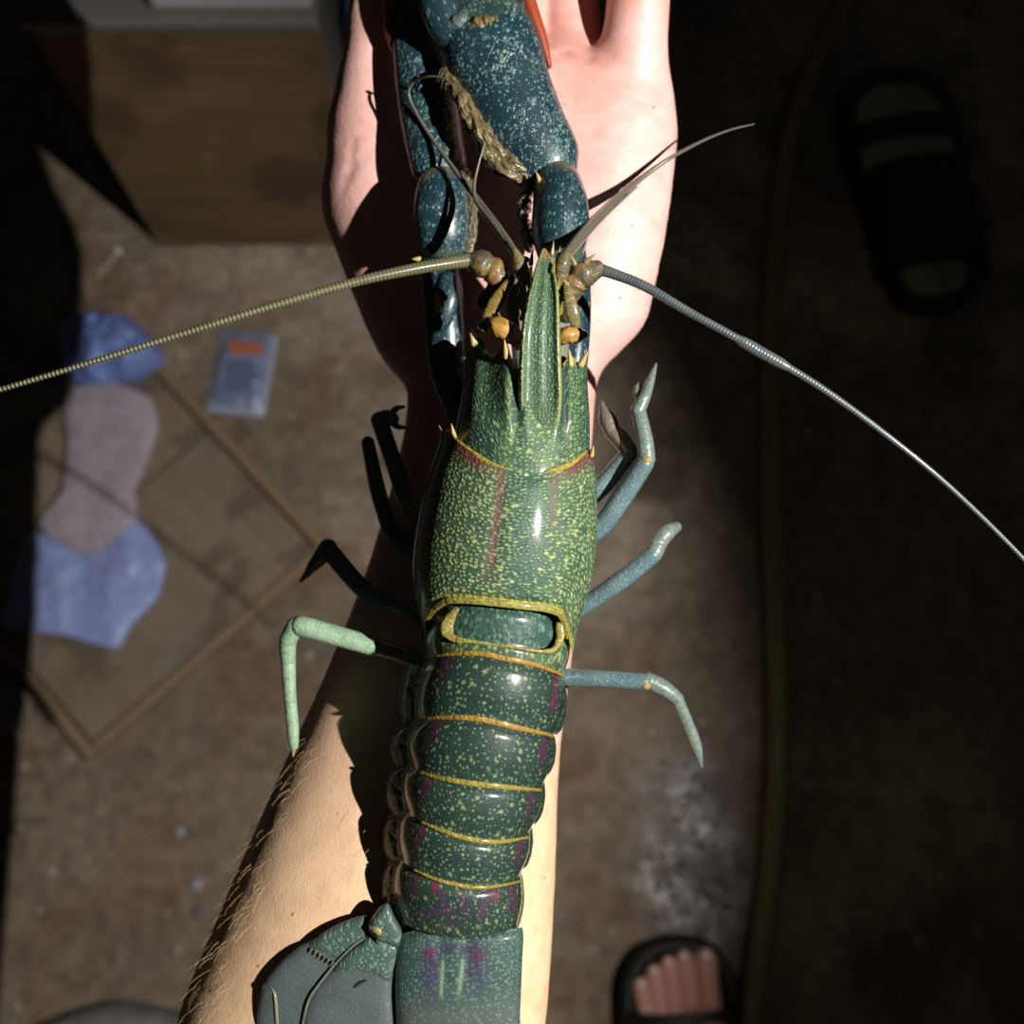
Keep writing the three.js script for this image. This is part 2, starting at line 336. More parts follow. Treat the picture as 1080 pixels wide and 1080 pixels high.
// thorax plate
const thoraxBody = tab([[440, 470, 622, 0.2945, 0.314, 0.337], [470, 462, 625, 0.2935, 0.314, 0.339], [510, 449, 629, 0.2915, 0.314, 0.341], [550, 440, 630, 0.2905, 0.314, 0.342], [590, 435, 628, 0.2905, 0.314, 0.342], [620, 436, 622, 0.2915, 0.314, 0.341], [650, 443, 613, 0.2935, 0.315, 0.34], [690, 455, 604, 0.297, 0.317, 0.337]]);
const thoraxFront = tab([[-1, 462], [-0.93, 451], [-0.81, 462], [-0.42, 483], [-0.04, 496], [0.16, 499], [0.35, 498], [0.69, 490], [0.88, 478], [1, 472]]);
const thoraxRear = tab([[-1, 676], [-0.94, 655], [-0.73, 638], [-0.56, 633], [0.22, 639], [0.72, 647], [0.85, 664], [1, 692]]);
const sideLift = (s) => sstep(0.2, 0.75, Math.abs(s - 0.16));
const thorax = shell({ yf: thoraxFront, yr: thoraxRear, body: thoraxBody, a0: 268, a1: -88, nu: 110, nt: 70, eh: 0.92,
  mod: (x, y, s, t, h) => (h > 0 ? 0.0011 * sstep(0.12, 0, t) * (1 - 1.6 * sideLift(s)) * 0.6 + 0.0005 * (gauss(x - 530 + (y - 500) * 0.12, 6) + 0.3 * gauss(x - 583, 6)) * sstep(0.02, 0.2, t) * sstep(0.95, 0.7, t) + 0.0014 * sstep(0.93, 0.98, t) - 0.0017 * sstep(0.975, 1, t) : 0) });
const thoraxTex = texPair(1440, 640, (u, v) => {
  const w = thorax.where(u, v); if (w.h < -0.25) return [84, 86, 68, 0.4, 1];
  const mm = u * 112, my = v * 46, mid = gauss(w.x - 556, 22);
  let c = speck(mm, my, 3, 0.95 - 0.1 * mid, mixc([42, 68, 52], [30, 58, 52], mid), mixc([142, 153, 102], [110, 138, 100], mid), [158, 164, 104]);
  const pur = Math.max(gauss(w.x - 529 + (w.y - 505) * 0.13, 5) * sstep(480, 500, w.y) * sstep(625, 590, w.y), 0.7 * gauss(w.x - 584, 4) * sstep(490, 505, w.y) * sstep(570, 540, w.y)) * (0.3 + 0.9 * fbm(mm, my, 77));
  let rgb = mixc(c, [112, 72, 70], clamp(pur * 0.85));
  const fr = sstep(0.13, 0.02, v) * sstep(0.3, 0.62, Math.abs(w.s - 0.16)) * (w.s < 0 ? sstep(-0.98, -0.8, w.s) : 1);
  rgb = mixc(rgb, [104, 44, 44], fr * (0.45 + 0.5 * fbm(mm * 0.6, my * 0.6, 15)));
  rgb = mixc(rgb, [176, 168, 70], sstep(0.94, 0.975, v) * 0.75 * (w.h > 0 ? 1 : 0.3));
  if (w.h < -0.2) rgb = mixc(rgb, [90, 92, 74], 0.7);
  return [...rgb, c[3], 1];
});
const thoraxMat = mat({ map: thoraxTex.map, bumpMap: thoraxTex.bump, bumpScale: 0.0004, ...wetGloss });
const carapace = cp(cray, 'carapace', thorax.g, thoraxMat, 'green shell with dense yellow speckles');

// head shield, inside the front of the thorax plate
const headBody = tab([[345, 500, 617, 0.304, 0.3155, 0.333], [365, 497, 618, 0.3, 0.315, 0.334], [385, 493, 619, 0.2975, 0.3145, 0.334], [410, 488, 620, 0.2958, 0.314, 0.335], [440, 482, 622, 0.2945, 0.314, 0.336], [470, 477, 622, 0.2938, 0.314, 0.336], [500, 474, 621, 0.2932, 0.314, 0.336], [525, 474, 620, 0.2938, 0.315, 0.336]]);
const headFront = tab([[-1, 372], [-0.9, 354], [-0.8, 358], [-0.62, 376], [-0.45, 364], [-0.38, 370], [-0.25, 388], [0, 386], [0.45, 386], [0.6, 384], [0.72, 374], [0.85, 382], [1, 372]]);
const headRear = tab([[-1, 482], [-0.81, 472], [-0.42, 494], [-0.04, 512], [0.35, 514], [0.69, 502], [0.88, 490], [1, 486]]);
const headRelief = (x, y) => {
  const back = sstep(478, 430, y);
  return back * (-0.0016 * gauss(x - 536, 7) - 0.0014 * gauss(x - 602, 6) + 0.0012 * gauss(x - 546, 5) + 0.001 * gauss(x - 595, 4) - 0.0009 * gauss(x - 553, 5) - 0.0009 * gauss(x - 589, 5) + 0.0012 * gauss(x - 571, 9)) + 0.0016 * gauss(x - 514, 10) * sstep(455, 400, y);
};
const head = shell({ yf: headFront, yr: headRear, body: headBody, a0: 268, a1: -88, nu: 120, nt: 60, eh: 0.8, mod: (x, y, s, t, h) => (h > 0 ? headRelief(x, y) : 0) });
const headTex = texPair(1024, 512, (u, v) => {
  const w = head.where(u, v); if (w.h < -0.25) return [84, 86, 68, 0.4, 1];
  const mm = u * 96, my = v * 36;
  const ridge = Math.max(gauss(w.x - 536, 9), gauss(w.x - 602, 8), gauss(w.x - 571, 20)), low = Math.max(gauss(w.x - 546, 5), gauss(w.x - 594, 5)) * sstep(470, 430, w.y);
  const c = speck(mm, my, 23, 0.85, mixc([32, 58, 50], [44, 72, 52], ridge), mixc([96, 124, 90], [132, 148, 92], ridge), [146, 154, 96]);
  let rgb = mixc(c, [22, 42, 42], low * 0.7);
  rgb = mixc(rgb, [168, 156, 66], 0.8 * sstep(0.06, 0.0, v));
  if (w.h < -0.2) rgb = mixc(rgb, [90, 92, 74], 0.7);
  return [...rgb, c[3], 1];
});
const headMat = mat({ map: headTex.map, bumpMap: headTex.bump, bumpScale: 0.0003, ...wetGloss });
const headShield = cp(carapace, 'head_shield', head.g, headMat);
headShield.geometry.computeVertexNormals();

// rostrum: flat beak with raised rims
const rosRow = tab([[262, 572, 575.5, 0.2955], [268, 569.5, 579, 0.2945], [280, 565, 583, 0.2935], [300, 559.5, 588, 0.2925], [320, 554.5, 590, 0.2918], [350, 549.5, 591, 0.2917], [380, 547.5, 592, 0.2927], [420, 547, 593, 0.2942], [450, 550, 590, 0.2958]]);
const rosGeo = gridGeo(36, 70, (u, t) => {
  const y = lerp(262, 450, t), [xl, xr, d0] = rosRow(y), a = u * 2, w = (xr - xl) / 2, cx = (xl + xr) / 2;
  const k = a <= 1 ? -1 + 2 * a : 3 - 2 * a, flat = sstep(262, 300, y) * sstep(452, 410, y);
  if (a <= 1) return L(cx + w * k, y, d0 + 0.0009 * (1 - Math.abs(k) ** 2) * flat - 0.0011 * gauss(Math.abs(k) - 0.86, 0.13) * flat + 0.0006 * (1 - Math.abs(k)) * 0 - 0.0005 * gauss(k, 0.2) * flat + (Math.abs(k) > 0.93 ? 0.0008 * (Math.abs(k) - 0.93) / 0.07 : 0));
  return L(cx + w * k, y, d0 + 0.0008 + 0.0042 * (1 - k * k) * (0.35 + 0.65 * sstep(262, 330, y)));
});
const rosTex = texPair(512, 512, (u, v) => {
  const a = u * 2, k = a <= 1 ? -1 + 2 * a : 3 - 2 * a, y = lerp(262, 450, v), c = speck(k * 8, v * 70, 41, 0.85, [50, 76, 56], [94, 120, 82], [102, 124, 82]);
  let rgb = mixc(c, [146, 142, 76], 0.85 * gauss(Math.abs(k) - 0.92, 0.1)); rgb = mixc(rgb, [178, 134, 74], sstep(280, 264, y) * 0.8);
  return [...rgb, c[3], 1];
});
cp(carapace, 'rostrum', rosGeo, mat({ map: rosTex.map, bumpMap: rosTex.bump, bumpScale: 0.0004, roughness: 0.42, clearcoat: 0.3, clearcoatRoughness: 0.2 }), 'long pointed beak with yellow rims');
const rimTex = texPair(64, 512, (u, v) => { const n = fbm(u * 3, v * 26, 7), m = fbm(u * 6, v * 90, 12); return [...mixc([112, 108, 70], [255, 246, 214], clamp(0.25 + 0.5 * n + 0.35 * m)), m, 1]; });
const rimOf = (color) => mat({ color, map: rimTex.map, bumpMap: rimTex.bump, bumpScale: 0.0004, ...wetGloss });
const yellowMat = rimOf('#b3a555'), spineMat = mat({ color: '#a9955c', ...wetGloss });
const cone = (parent, a, b, r, m = spineMat, name = 'spine') => cp(parent, name, limb([[a[0], a[1], a[2], r * 0.8], [lerp(a[0], b[0], 0.5), lerp(a[1], b[1], 0.5), lerp(a[2], b[2], 0.5), r * 0.5], [b[0], b[1], b[2], r * 0.08]], { nt: 8, nu: 8 }), m);
for (const [ax, ay, bx, by] of [[558, 315, 555, 301], [563, 296, 561, 284], [550, 336, 548, 326], [583, 286, 585, 274], [588, 304, 590, 292], [591, 330, 593, 318]]) cone(carapace, [ax, ay, 0.293], [bx, by, 0.2925], 3.2, yellowMat);
cone(carapace, [534, 376, 0.297], [532, 358, 0.2945], 4.5);
cone(carapace, [602, 384, 0.297], [600, 368, 0.296], 4);
cone(carapace, [500, 362, 0.305], [495, 343, 0.303], 5);
cone(carapace, [613, 384, 0.303], [620, 370, 0.301], 5);
cone(carapace, [466, 460, 0.309], [463, 449, 0.306], 4); cone(carapace, [479, 461, 0.304], [476, 447, 0.301], 4); cone(carapace, [624, 480, 0.306], [626, 470, 0.304], 3.5);
const rimPath = (curve, body, s0, s1, lift, n = 14, top = 0.92) => Array.from({ length: n + 1 }, (_, i) => { const s = lerp(s0, s1, i / n), y = curve(s)[0], [xl, xr, tp, sd] = body(y), h = Math.sqrt(1 - s * s); return [(xl + xr) / 2 + (xr - xl) / 2 * s, y, sd - (sd - tp) * h ** top + lift]; });
for (const [s0, s1] of [[-0.86, -0.06], [0.4, 0.92]]) {
  const p = rimPath(thoraxFront, thoraxBody, s0, s1, 0.0002);
  cp(carapace, 'groove_rim', limb(p.map((q, i) => [...q, 3 * Math.sin(Math.PI * clamp((i + 0.6) / (p.length + 0.2))) ** 0.6, 1.5]), { nt: 36, nu: 10 }), yellowMat, 'yellow rim of the neck groove');
}
{
  const p = rimPath(thoraxRear, thoraxBody, -0.93, 0.9, 0.0004, 22);
  cp(carapace, 'rear_rim', limb(p.map((q) => [...q, 3.8, 1.5]), { nt: 50, nu: 10 }), rimOf('#a09a5c'), 'yellow rim at the rear of the shell');
}
console.log('carapace');

// tail: plates over the back, each with its yellow rim and side lobes
const tailBody = tab([[640, 452, 604, 0.2975, 0.318, 0.336], [690, 444, 601, 0.2975, 0.319, 0.336], [730, 437, 597, 0.2968, 0.319, 0.335], [757, 432, 592, 0.2968, 0.319, 0.334], [816, 424, 579, 0.2968, 0.3175, 0.332], [880, 418, 562, 0.2975, 0.3165, 0.328], [930, 413, 552, 0.2985, 0.3155, 0.324], [985, 418, 550, 0.3005, 0.314, 0.32]]);
const curves = [
  tab([[-1, 640], [-0.6, 618], [0, 618], [0.6, 624], [1, 650]]),
  tab([[-1, 696], [-0.76, 691], [-0.25, 689], [0.11, 694], [0.54, 701], [0.9, 711], [1, 716]]),
  tab([[-1, 762], [-0.72, 757], [-0.12, 758], [0.47, 768], [0.89, 775], [1, 778]]),
  tab([[-1, 806], [-0.7, 816], [-0.15, 825], [0.44, 830], [0.92, 833], [1, 833]]),
  tab([[-1, 856], [-0.52, 871], [-0.03, 883], [0.47, 888], [0.93, 883], [1, 881]]),
  tab([[-1, 905], [-0.62, 919], [-0.2, 930], [0.35, 936], [0.91, 930], [1, 926]]),
  tab([[-1, 972], [-0.6, 982], [0, 990], [0.6, 987], [1, 976]])];
const rimMat = rimOf('#a98a44'), rimMat2 = rimOf('#9c9348'), lobeTex = texPair(256, 256, (u, v) => { const n = fbm(u * 14, v * 14, 5), q = speck(u * 18, v * 30, 9, 0.5, [27, 43, 40], [74, 92, 74], [100, 112, 82]); return [...mixc(q, [74, 74, 62], 0.35 * sstep(0.55, 0.7, n)), n, 1]; });
const lobeMat = mat({ map: lobeTex.map, bumpMap: lobeTex.bump, bumpScale: 0.0012, roughness: 0.4, clearcoat: 0.35, clearcoatRoughness: 0.12 });
const lobeRimMat = mat({ color: '#565446', roughness: 0.3, clearcoat: 0.5 });
for (let k = 0; k < 6; k++) {
  const yf = (s) => [curves[k](s)[0] - (k ? 7 : 0)], yr = curves[k + 1];
  const sh = shell({ yf, yr, body: tailBody, a0: 186, a1: -12, nu: 84, nt: 30, eh: 0.9, wide: (t, s) => 1 - 0.07 * (1 - Math.sin(Math.PI * clamp(t * 1.02))) * sstep(0.6, 1, Math.abs(s)),
    mod: (x, y, s, t, h) => (k ? 0.0019 * (1 - sstep(0, 0.3, t)) : 0) + 0.0005 * sstep(0.6, 1, t) * (k === 0 ? 0 : 1) - 0.0009 * Math.sin(Math.PI * clamp(t)) + (k === 0 ? 0.001 * sstep(0.88, 0.8, t) * sstep(-0.78, -0.6, s) * sstep(0.86, 0.7, s) + 0.0022 * sstep(0.45, 0.2, t) : 0) });
  const seed = 100 + k * 31;
  const tex = texPair(640, 224, (u, v) => {
    const w = sh.where(u, v), mm = u * 62, my = v * (k ? 17 : 13);
    const bigs = dots(mm / 3.1, my / 3.1, seed, 0.9, 0.12, 0.22, 0.6), mids = dots(mm / 1.5, my / 1.5, seed + 5, 0.85, 0.16, 0.28, 0.72), fin = dots(mm / 0.85, my / 0.85, seed + 9, 0.8, 0.16, 0.34, 0.6);
    const edge = sstep(0.6, 0.95, v), wob = fbm(mm * 0.3, my * 0.3, seed + 3);
    let rgb = mixc([27, 43, 40], [42, 62, 51], wob);
    rgb = mixc(rgb, [88, 122, 82], 0.5 * fin * (0.35 + 0.65 * edge)); rgb = mixc(rgb, [116, 138, 102], 0.72 * mids); rgb = mixc(rgb, [136, 142, 88], 0.8 * bigs);
    if (k === 0) {
      const plate = sstep(0.86, 0.82, v) * sstep(-0.72, -0.6, w.s) * sstep(0.82, 0.72, w.s), c = speck(mm, my, 55, 0.7, [32, 60, 54], [84, 112, 92], [96, 122, 94]);
      rgb = mixc(speck(mm * 0.9, my, 57, 0.9, [38, 62, 48], [128, 142, 88], [140, 148, 88]), c, plate);
    } else {
      const pl = Math.max(gauss(w.s + 0.62 + 0.16 * (v - 0.2) + 0.1 * (fbm(mm * 0.4, my * 0.4, seed) - 0.5), 0.07) * sstep(0.8, 0.3, v), gauss(w.s - 0.86 + 0.08 * (fbm(mm * 0.5, my * 0.5, seed + 2) - 0.5), 0.06) * sstep(0.95, 0.5, v)) * (0.25 + 1.2 * fbm(mm * 0.7, my * 0.7, seed + 8));
      rgb = mixc(rgb, [74, 34, 56], clamp(pl * pl * 1.6) * 0.85);
      if (k === 5) {
        const star = Math.max(gauss(w.x - 459, 4) * gauss(w.y - 935, 7), gauss(w.x - 522, 5) * gauss(w.y - 944, 6)), arms = Math.max(gauss(w.x - 468 - (w.y - 950) * 0.35, 5) * gauss(w.y - 955, 18), gauss(w.x - 512 + (w.y - 950) * 0.3, 5) * gauss(w.y - 955, 18), gauss(w.y - 962 + (w.x - 455) * 0.2, 4) * gauss(w.x - 455, 14), gauss(w.x - 490, 6) * gauss(w.y - 955, 16) * 0.8);
        rgb = mixc(rgb, [70, 40, 74], clamp(arms * 1.1 * (0.4 + fbm(mm, my, 3))) * 0.8); rgb = mixc(rgb, [96, 34, 54], clamp(star * 1.1));
      }
      rgb = mixc(rgb, [62, 92, 62], 0.7 * sstep(0.14, 0.04, v) * (w.h > 0.4 ? 1 : 0));
    }
    return [...rgb, 0.4 + 0.25 * Math.max(bigs, mids) + 0.2 * fin + 0.15 * wob, 1];
  });
  const seg = cp(cray, 'tail_segment', sh.g, mat({ map: tex.map, bumpMap: tex.bump, bumpScale: 0.00035, roughness: 0.5, specularIntensity: 0.6, clearcoat: 1, clearcoatRoughness: 0.15 }), k ? 'dark green tail plate with yellow dots' : 'short first tail plate with blue-green panel');
  if (k < 5) {
    const p = rimPath(yr, tailBody, [-0.78, -0.76, -0.74, -0.64, -0.66][k], 0.93, 0.00015, 18, 0.9);
    cp(seg, 'rim', limb(p.map((q, i) => [...q, [3.6, 3.8, 3.6, 3.2, 2.6][k] * (0.5 + 0.45 * Math.sin(Math.PI * i / 18)), 1.9]), { nt: 44, nu: 10 }), k < 2 ? rimMat : rimMat2, 'yellow rear rim');
  }
  if (k === 0) {
    cp(seg, 'panel_ridge', limb([[482, 642, 0.3002, 3, 1.4], [476, 651, 0.3008, 5, 2], [471, 663, 0.3011, 7, 2.4], [478, 673, 0.3, 4, 1.8], [500, 677, 0.2983, 2, 1.4], [545, 683, 0.2976, 1.8, 1.4], [570, 687, 0.2989, 2, 1.5], [584, 685, 0.3008, 3, 1.8], [591, 673, 0.3026, 4.2, 1.8], [590, 657, 0.303, 4, 1.6]], { nt: 60, nu: 12, bump: (u, t) => 0.3 * (vnoise(t * 30, u * 4, 5) - 0.5) }), rimOf('#a39c62'), 'pale ridge framing the panel');
  } else {   // side lobes hanging below each plate
    const yl0 = curves[k](-1)[0], yl1 = curves[k + 1](-1)[0] + 6, ym = (yl0 + yl1) / 2 + 4, [xl, xr, , sd] = tailBody(ym), hh = (yl1 - yl0) / 2 * 0.96;
    for (const side of [-1, 1]) {
      const c = L(side < 0 ? xl + 1 : xr - 9, ym, sd + (side < 0 ? 0.0005 : 0.0035)), out = V(side * (side < 0 ? 0.62 : 0.3), 0, side < 0 ? -0.78 : -0.95), thick = V(side * 0.78, 0, 0.62), hy = hh * sd / F * 1.12;
      const lobeAt = (th, ph, grow = 1) => { const sy = Math.cos(th), sx = Math.sin(th) * Math.cos(ph), sz = Math.sin(th) * Math.sin(ph), n = 1 + 0.1 * (fbm(sx * 3 + k * 5, sy * 3 + sz, k + 3) - 0.5); return c.clone().add(V(0, sy * hy * grow * n * (1 - 0.1 * sx), 0)).addScaledVector(out, sx * 0.0085 * grow * n - sy * 0.0016).addScaledVector(thick, sz * 0.0023 * n); };
      const lobe = cp(seg, 'side_lobe', fixSeam(gridGeo(28, 22, (u, t) => lobeAt(Math.max(0.001, t * Math.PI), u * 2 * Math.PI)), 28, 22), lobeMat);
      if (side < 0) { const rimPts = Array.from({ length: 20 }, (_, i) => lobeAt(0.3 + 2.5 * i / 19, 0, 1.0)); cp(lobe, 'lobe_rim', new THREE.TubeGeometry(new THREE.CatmullRomCurve3(rimPts), 40, 0.00038, 7), lobeRimMat); }
    }
  }
}
// tail fan
function plate(outline, depth, thick, dome, n = 26) {           // closed outline px -> thin domed plate; dome rises to the middle line
  const pts = new THREE.CatmullRomCurve3(outline.map(([x, y]) => V(x, y, 0)), true, 'centripetal').getPoints(160), c = pts.reduce((a, p) => a.add(p), V(0, 0, 0)).multiplyScalar(1 / pts.length);
  const rings = n, m = pts.length - 1;
  const g = gridGeo(m, rings * 2, (u, t) => {
    const p = pts[Math.round(u * m)], tt = t * 2, k = tt <= 1 ? tt : 2 - tt, kk = Math.sin(k * Math.PI / 2), x = lerp(c.x, p.x, kk), y = lerp(c.y, p.y, kk), z = depth(x, y);
    return L(x, y, tt <= 1 ? z - dome * Math.sqrt(Math.max(0, 1 - kk ** 4)) : z + thick * Math.sqrt(Math.max(0, 1 - kk ** 4)));
  });
  const p = g.attributes.position, uv = g.attributes.uv, ca = Math.cos(0.6), sa = Math.sin(0.6);           // metres along and across the blade, 40 mm a repeat, wrapped over its edge
  for (let i = 0; i < p.count; i++) { const e = p.getZ(i) * 1.5; uv.setXY(i, (p.getX(i) * ca + p.getY(i) * sa + e) / 0.04, (p.getY(i) * ca - p.getX(i) * sa + e) / 0.04); }
  return g;
}
const fanTex = texPair(512, 512, (u, v) => { const n = fbm(u * 9, v * 9, 6), f = dots(u * 44, v * 44, 8, 0.9, 0.15, 0.32, 0.35); let c = mixc([66, 80, 78], [84, 92, 92], n); c = mixc(c, [112, 124, 116], 0.35 * f); return [...c, 0.4 + 0.2 * n + 0.3 * f, 1]; });
const fanGreenTex = texPair(512, 512, (u, v) => { const c = speck(u * 40, v * 40, 61, 0.75, [52, 74, 68], [92, 114, 100], [110, 128, 104]); return [...c.slice(0, 3), c[3], 1]; });
const fanMat = mat({ map: fanTex.map, bumpMap: fanTex.bump, bumpScale: 0.00025, roughness: 0.4, clearcoat: 0.3, clearcoatRoughness: 0.2 }), fanGreen = mat({ map: fanGreenTex.map, bumpMap: fanGreenTex.bump, bumpScale: 0.0003, ...wetGloss });
{
  const telBody = tab([[970, 424, 549, 0.3045, 0.3105, 0.316], [985, 419, 552, 0.3042, 0.311, 0.316], [1010, 417, 551, 0.304, 0.311, 0.3155], [1060, 417, 549, 0.304, 0.3105, 0.315], [1110, 422, 546, 0.3042, 0.31, 0.314], [1150, 440, 530, 0.305, 0.309, 0.313], [1168, 476, 494, 0.307, 0.3085, 0.31]]);
  const tel = shell({ yf: tab([[-1, 986], [-0.6, 980], [0, 984], [0.6, 981], [1, 978]]), yr: tab([[-1, 1150], [0, 1168], [1, 1150]]), body: telBody, a0: 225, a1: -45, nu: 70, nt: 60, eh: 0.75, mod: (x, y, s, t) => 0.0014 * sstep(0.06, 0, t) + 0.0006 * (gauss(s + 0.28, 0.1) + gauss(s - 0.12, 0.1)) * sstep(0.4, 0.1, t) });
  const telTex = texPair(512, 512, (u, v) => {
    const w = tel.where(u, v), x = w.x, y = w.y, mm = u * 48, my = v * 48, soft = sstep(1030, 1075, y);
    const c = speck(mm * 1.5, my * 1.1, 71, 0.75 - 0.3 * soft, mixc([40, 62, 60], [66, 76, 74], soft), mixc([84, 108, 96], [92, 102, 94], soft), [98, 114, 90]);
    const pur = Math.max(gauss(x - 455, 9) * sstep(985, 1005, y) * sstep(1070, 1030, y), gauss(x - 502, 9) * sstep(985, 1000, y) * sstep(1055, 1020, y), gauss(x - 477, 30) * gauss(y - 1000, 6) * 0.7) * (0.35 + 0.9 * fbm(mm * 0.7, my * 0.7, 5)), red = Math.max(gauss(x - 453, 6) * gauss(y - 1005, 5), gauss(x - 505, 7) * gauss(y - 1008, 5));
    const rg = Math.max(gauss(x - 466 + (y - 1030) * 0.05, 2.5), gauss(x - 486 + (y - 1030) * 0.12, 2.5)) * sstep(1008, 1018, y) * sstep(1060, 1040, y);
    let rgb = mixc(c, [58, 42, 78], clamp(pur) * 0.75); rgb = mixc(rgb, [92, 38, 58], clamp(red * 1.1) * 0.75); rgb = mixc(rgb, [120, 146, 112], rg * 0.8);
    return [...rgb, c[3] * 0.8 + 0.3 * rg, 1];
  });
  cp(cray, 'telson', tel.g, mat({ map: telTex.map, bumpMap: telTex.bump, bumpScale: 0.00018, ...wetGloss }), 'blue-green middle plate of the tail fan');
}
{
  const fan = cp(cray, 'tail_fan_blade', plate([[394, 984], [404, 990], [420, 998], [416, 1020], [413, 1045], [415, 1090], [410, 1130], [380, 1152], [340, 1140], [320, 1105], [318, 1078], [326, 1053], [341, 1031], [358, 1011], [377, 994]], (x, y) => 0.3105 + 0.000022 * (415 - x), 0.0022, 0.0024), fanMat, 'grey-green inner blade of the tail fan');
  cp(fan, 'blade_root', plate([[394, 985], [404, 991], [419, 999], [415, 1022], [411, 1036], [392, 1030], [368, 1028], [350, 1026], [360, 1011], [378, 996]], (x, y) => 0.3098 + 0.000022 * (415 - x), 0.0012, 0.0022), fanGreen);
  cp(fan, 'blade_edge', limb([[395, 986, 0.31, 1.3], [377, 994, 0.3104, 1.5], [358, 1012, 0.3108, 1.5], [341, 1032, 0.3112, 1.6], [326, 1054, 0.3116, 1.7], [319, 1082, 0.312, 1.7]], { nt: 40, nu: 8 }), mat({ color: '#62685c', ...wetGloss }));
  cp(fan, 'spine', limb([[374, 1041, 0.309, 1.5], [380, 1037, 0.3084, 1.8], [387, 1034, 0.308, 0.8]], { nt: 8, nu: 8 }), mat({ color: '#2e3834', ...wetGloss }));
  const ex = cp(cray, 'tail_fan_blade', plate([[390, 966], [394, 976], [390, 990], [370, 1000], [350, 1020], [334, 1045], [324, 1080], [326, 1130], [300, 1140], [277, 1115], [271, 1080], [273, 1058], [279, 1037], [294, 1017], [315, 999], [331, 991], [360, 973]], (x, y) => 0.3125 + 0.00003 * (400 - x), 0.0022, 0.0024), fanMat, 'grey-green outer blade of the tail fan');
  cp(ex, 'blade_root', plate([[390, 966], [394, 978], [389, 991], [370, 1002], [352, 1016], [338, 1008], [325, 1000], [333, 990], [360, 973]], (x, y) => 0.3118 + 0.00003 * (400 - x), 0.0012, 0.0021), fanGreen);
  for (let i = 0; i < 6; i++) cone(ex, [328 + i * 4.6, 1001 + i * 2.8, 0.3122 - i * 0.0003], [325 + i * 4.6, 1006 + i * 2.8, 0.3122 - i * 0.0003], 1.6, mat({ color: '#565433', ...wetGloss }));
  cp(ex, 'rib', limb([[286, 1040, 0.3146, 1.5], [290, 1050, 0.3138, 2.1], [292, 1075, 0.3136, 2], [295, 1110, 0.3139, 1.4]], { nt: 18, nu: 8 }), mat({ color: '#6e6e56', ...wetGloss }));
  cp(ex, 'spine', limb([[284, 1036, 0.3157, 1.6], [279, 1040, 0.3159, 2.4], [277, 1047, 0.3164, 1]], { nt: 8, nu: 8 }), mat({ color: '#3a4238', ...wetGloss }));
  const pr = cp(cray, 'tail_fan_base', plate([[408, 952], [416, 966], [424, 984], [421, 999], [408, 996], [396, 991], [388, 980], [393, 966]], (x, y) => 0.3098, 0.003, 0.0034), fanGreen, 'green hinge plate of the tail fan');
  cp(pr, 'hinge_knob', limb([[393, 978, 0.3082, 4.5], [399, 981, 0.3072, 5], [404, 986, 0.3082, 3]], { nt: 10, nu: 10 }), mat({ color: '#827d4e', ...wetGloss }));
  cp(pr, 'spine', limb([[397, 982, 0.3068, 2.6], [399, 989, 0.3068, 2], [400, 996, 0.3074, 0.6]], { nt: 8, nu: 8 }), mat({ color: '#2b2f24', ...wetGloss }));
}
console.log('tail');

// claws
const blueTex = (seed, lenMm, roundMm, opts = {}) => texPair(opts.w ?? 640, opts.h ?? 640, (u, v) => {
  const x = u * roundMm, y = v * lenMm, warp = fbm(x * 0.4, y * 0.4, seed + 4) * 3, worm = Math.abs(fbm(x * 0.55 + warp, y * 0.55 - warp, seed + 9) - 0.5);
  const a = dots(x / 1.9, y / 1.9, seed, 0.85, 0.12, 0.24, 0.75), b = dots(x / 0.95, y / 0.95, seed + 6, 0.85, 0.12, 0.26, 0.5), w = (opts.worm ?? 0.5) * sstep(0.04, 0.01, worm) * sstep(0.38, 0.55, fbm(x * 0.2, y * 0.2, seed + 2));
  let c = mixc([20, 40, 52], [28, 58, 62], fbm(x * 0.18, y * 0.18, seed + 20));
  c = mixc(c, [112, 140, 130], clamp(0.75 * a + 0.4 * b + 0.8 * w));
  if (opts.more) c = opts.more(u, v, c, x, y);
  return [...c, 0.35 + 0.3 * a + 0.2 * b + 0.2 * w, 1];
});
const blueMat = (t) => mat({ map: t.map, bumpMap: t.bump, bumpScale: 0.0004, roughness: 0.36, clearcoat: 0.45, clearcoatRoughness: 0.18 });
const tanBand = (u, v, c, x, y) => mixc(c, [128, 112, 68], 0.85 * sstep(0.2, 0.08, Math.abs(v - 0.97) + 0.06 * fbm(x, y, 3)));
const tanBoth = (u, v, c, x, y) => mixc(mixc(c, [122, 104, 62], 0.85 * sstep(0.3, 0.12, 1 - v + 0.08 * fbm(x, y, 3))), [96, 108, 78], 0.7 * sstep(0.16, 0.04, v));
const smallBlue = blueMat(blueTex(300, 26, 40, { worm: 0.2 })), carpusMat = blueMat(blueTex(320, 24, 50, { worm: 0.7, more: tanBoth })), palmMat = blueMat(blueTex(340, 62, 74, { worm: 1.3, w: 800, h: 800, more: (u, v, c, x, y) => mixc(mixc(c, [104, 104, 66], 0.6 * sstep(0.78, 0.86, v) * fbm(x * 0.5, y * 0.5, 6)), [132, 116, 74], sstep(0.05, 0.015, v)) }));
const mudMat = (() => { const t = texPair(256, 256, (u, v) => { const n = fbm(u * 20, v * 20, 4), k = 0.6 + 0.75 * n; return [104 * k, 92 * k, 64 * k, n, 1]; }); return mat({ map: t.map, bumpMap: t.bump, bumpScale: 0.0016, roughness: 0.3, clearcoat: 0.5, clearcoatRoughness: 0.15 }); })();
const redMat = mat({ color: '#8c3c22', roughness: 0.4, clearcoat: 0.3 });
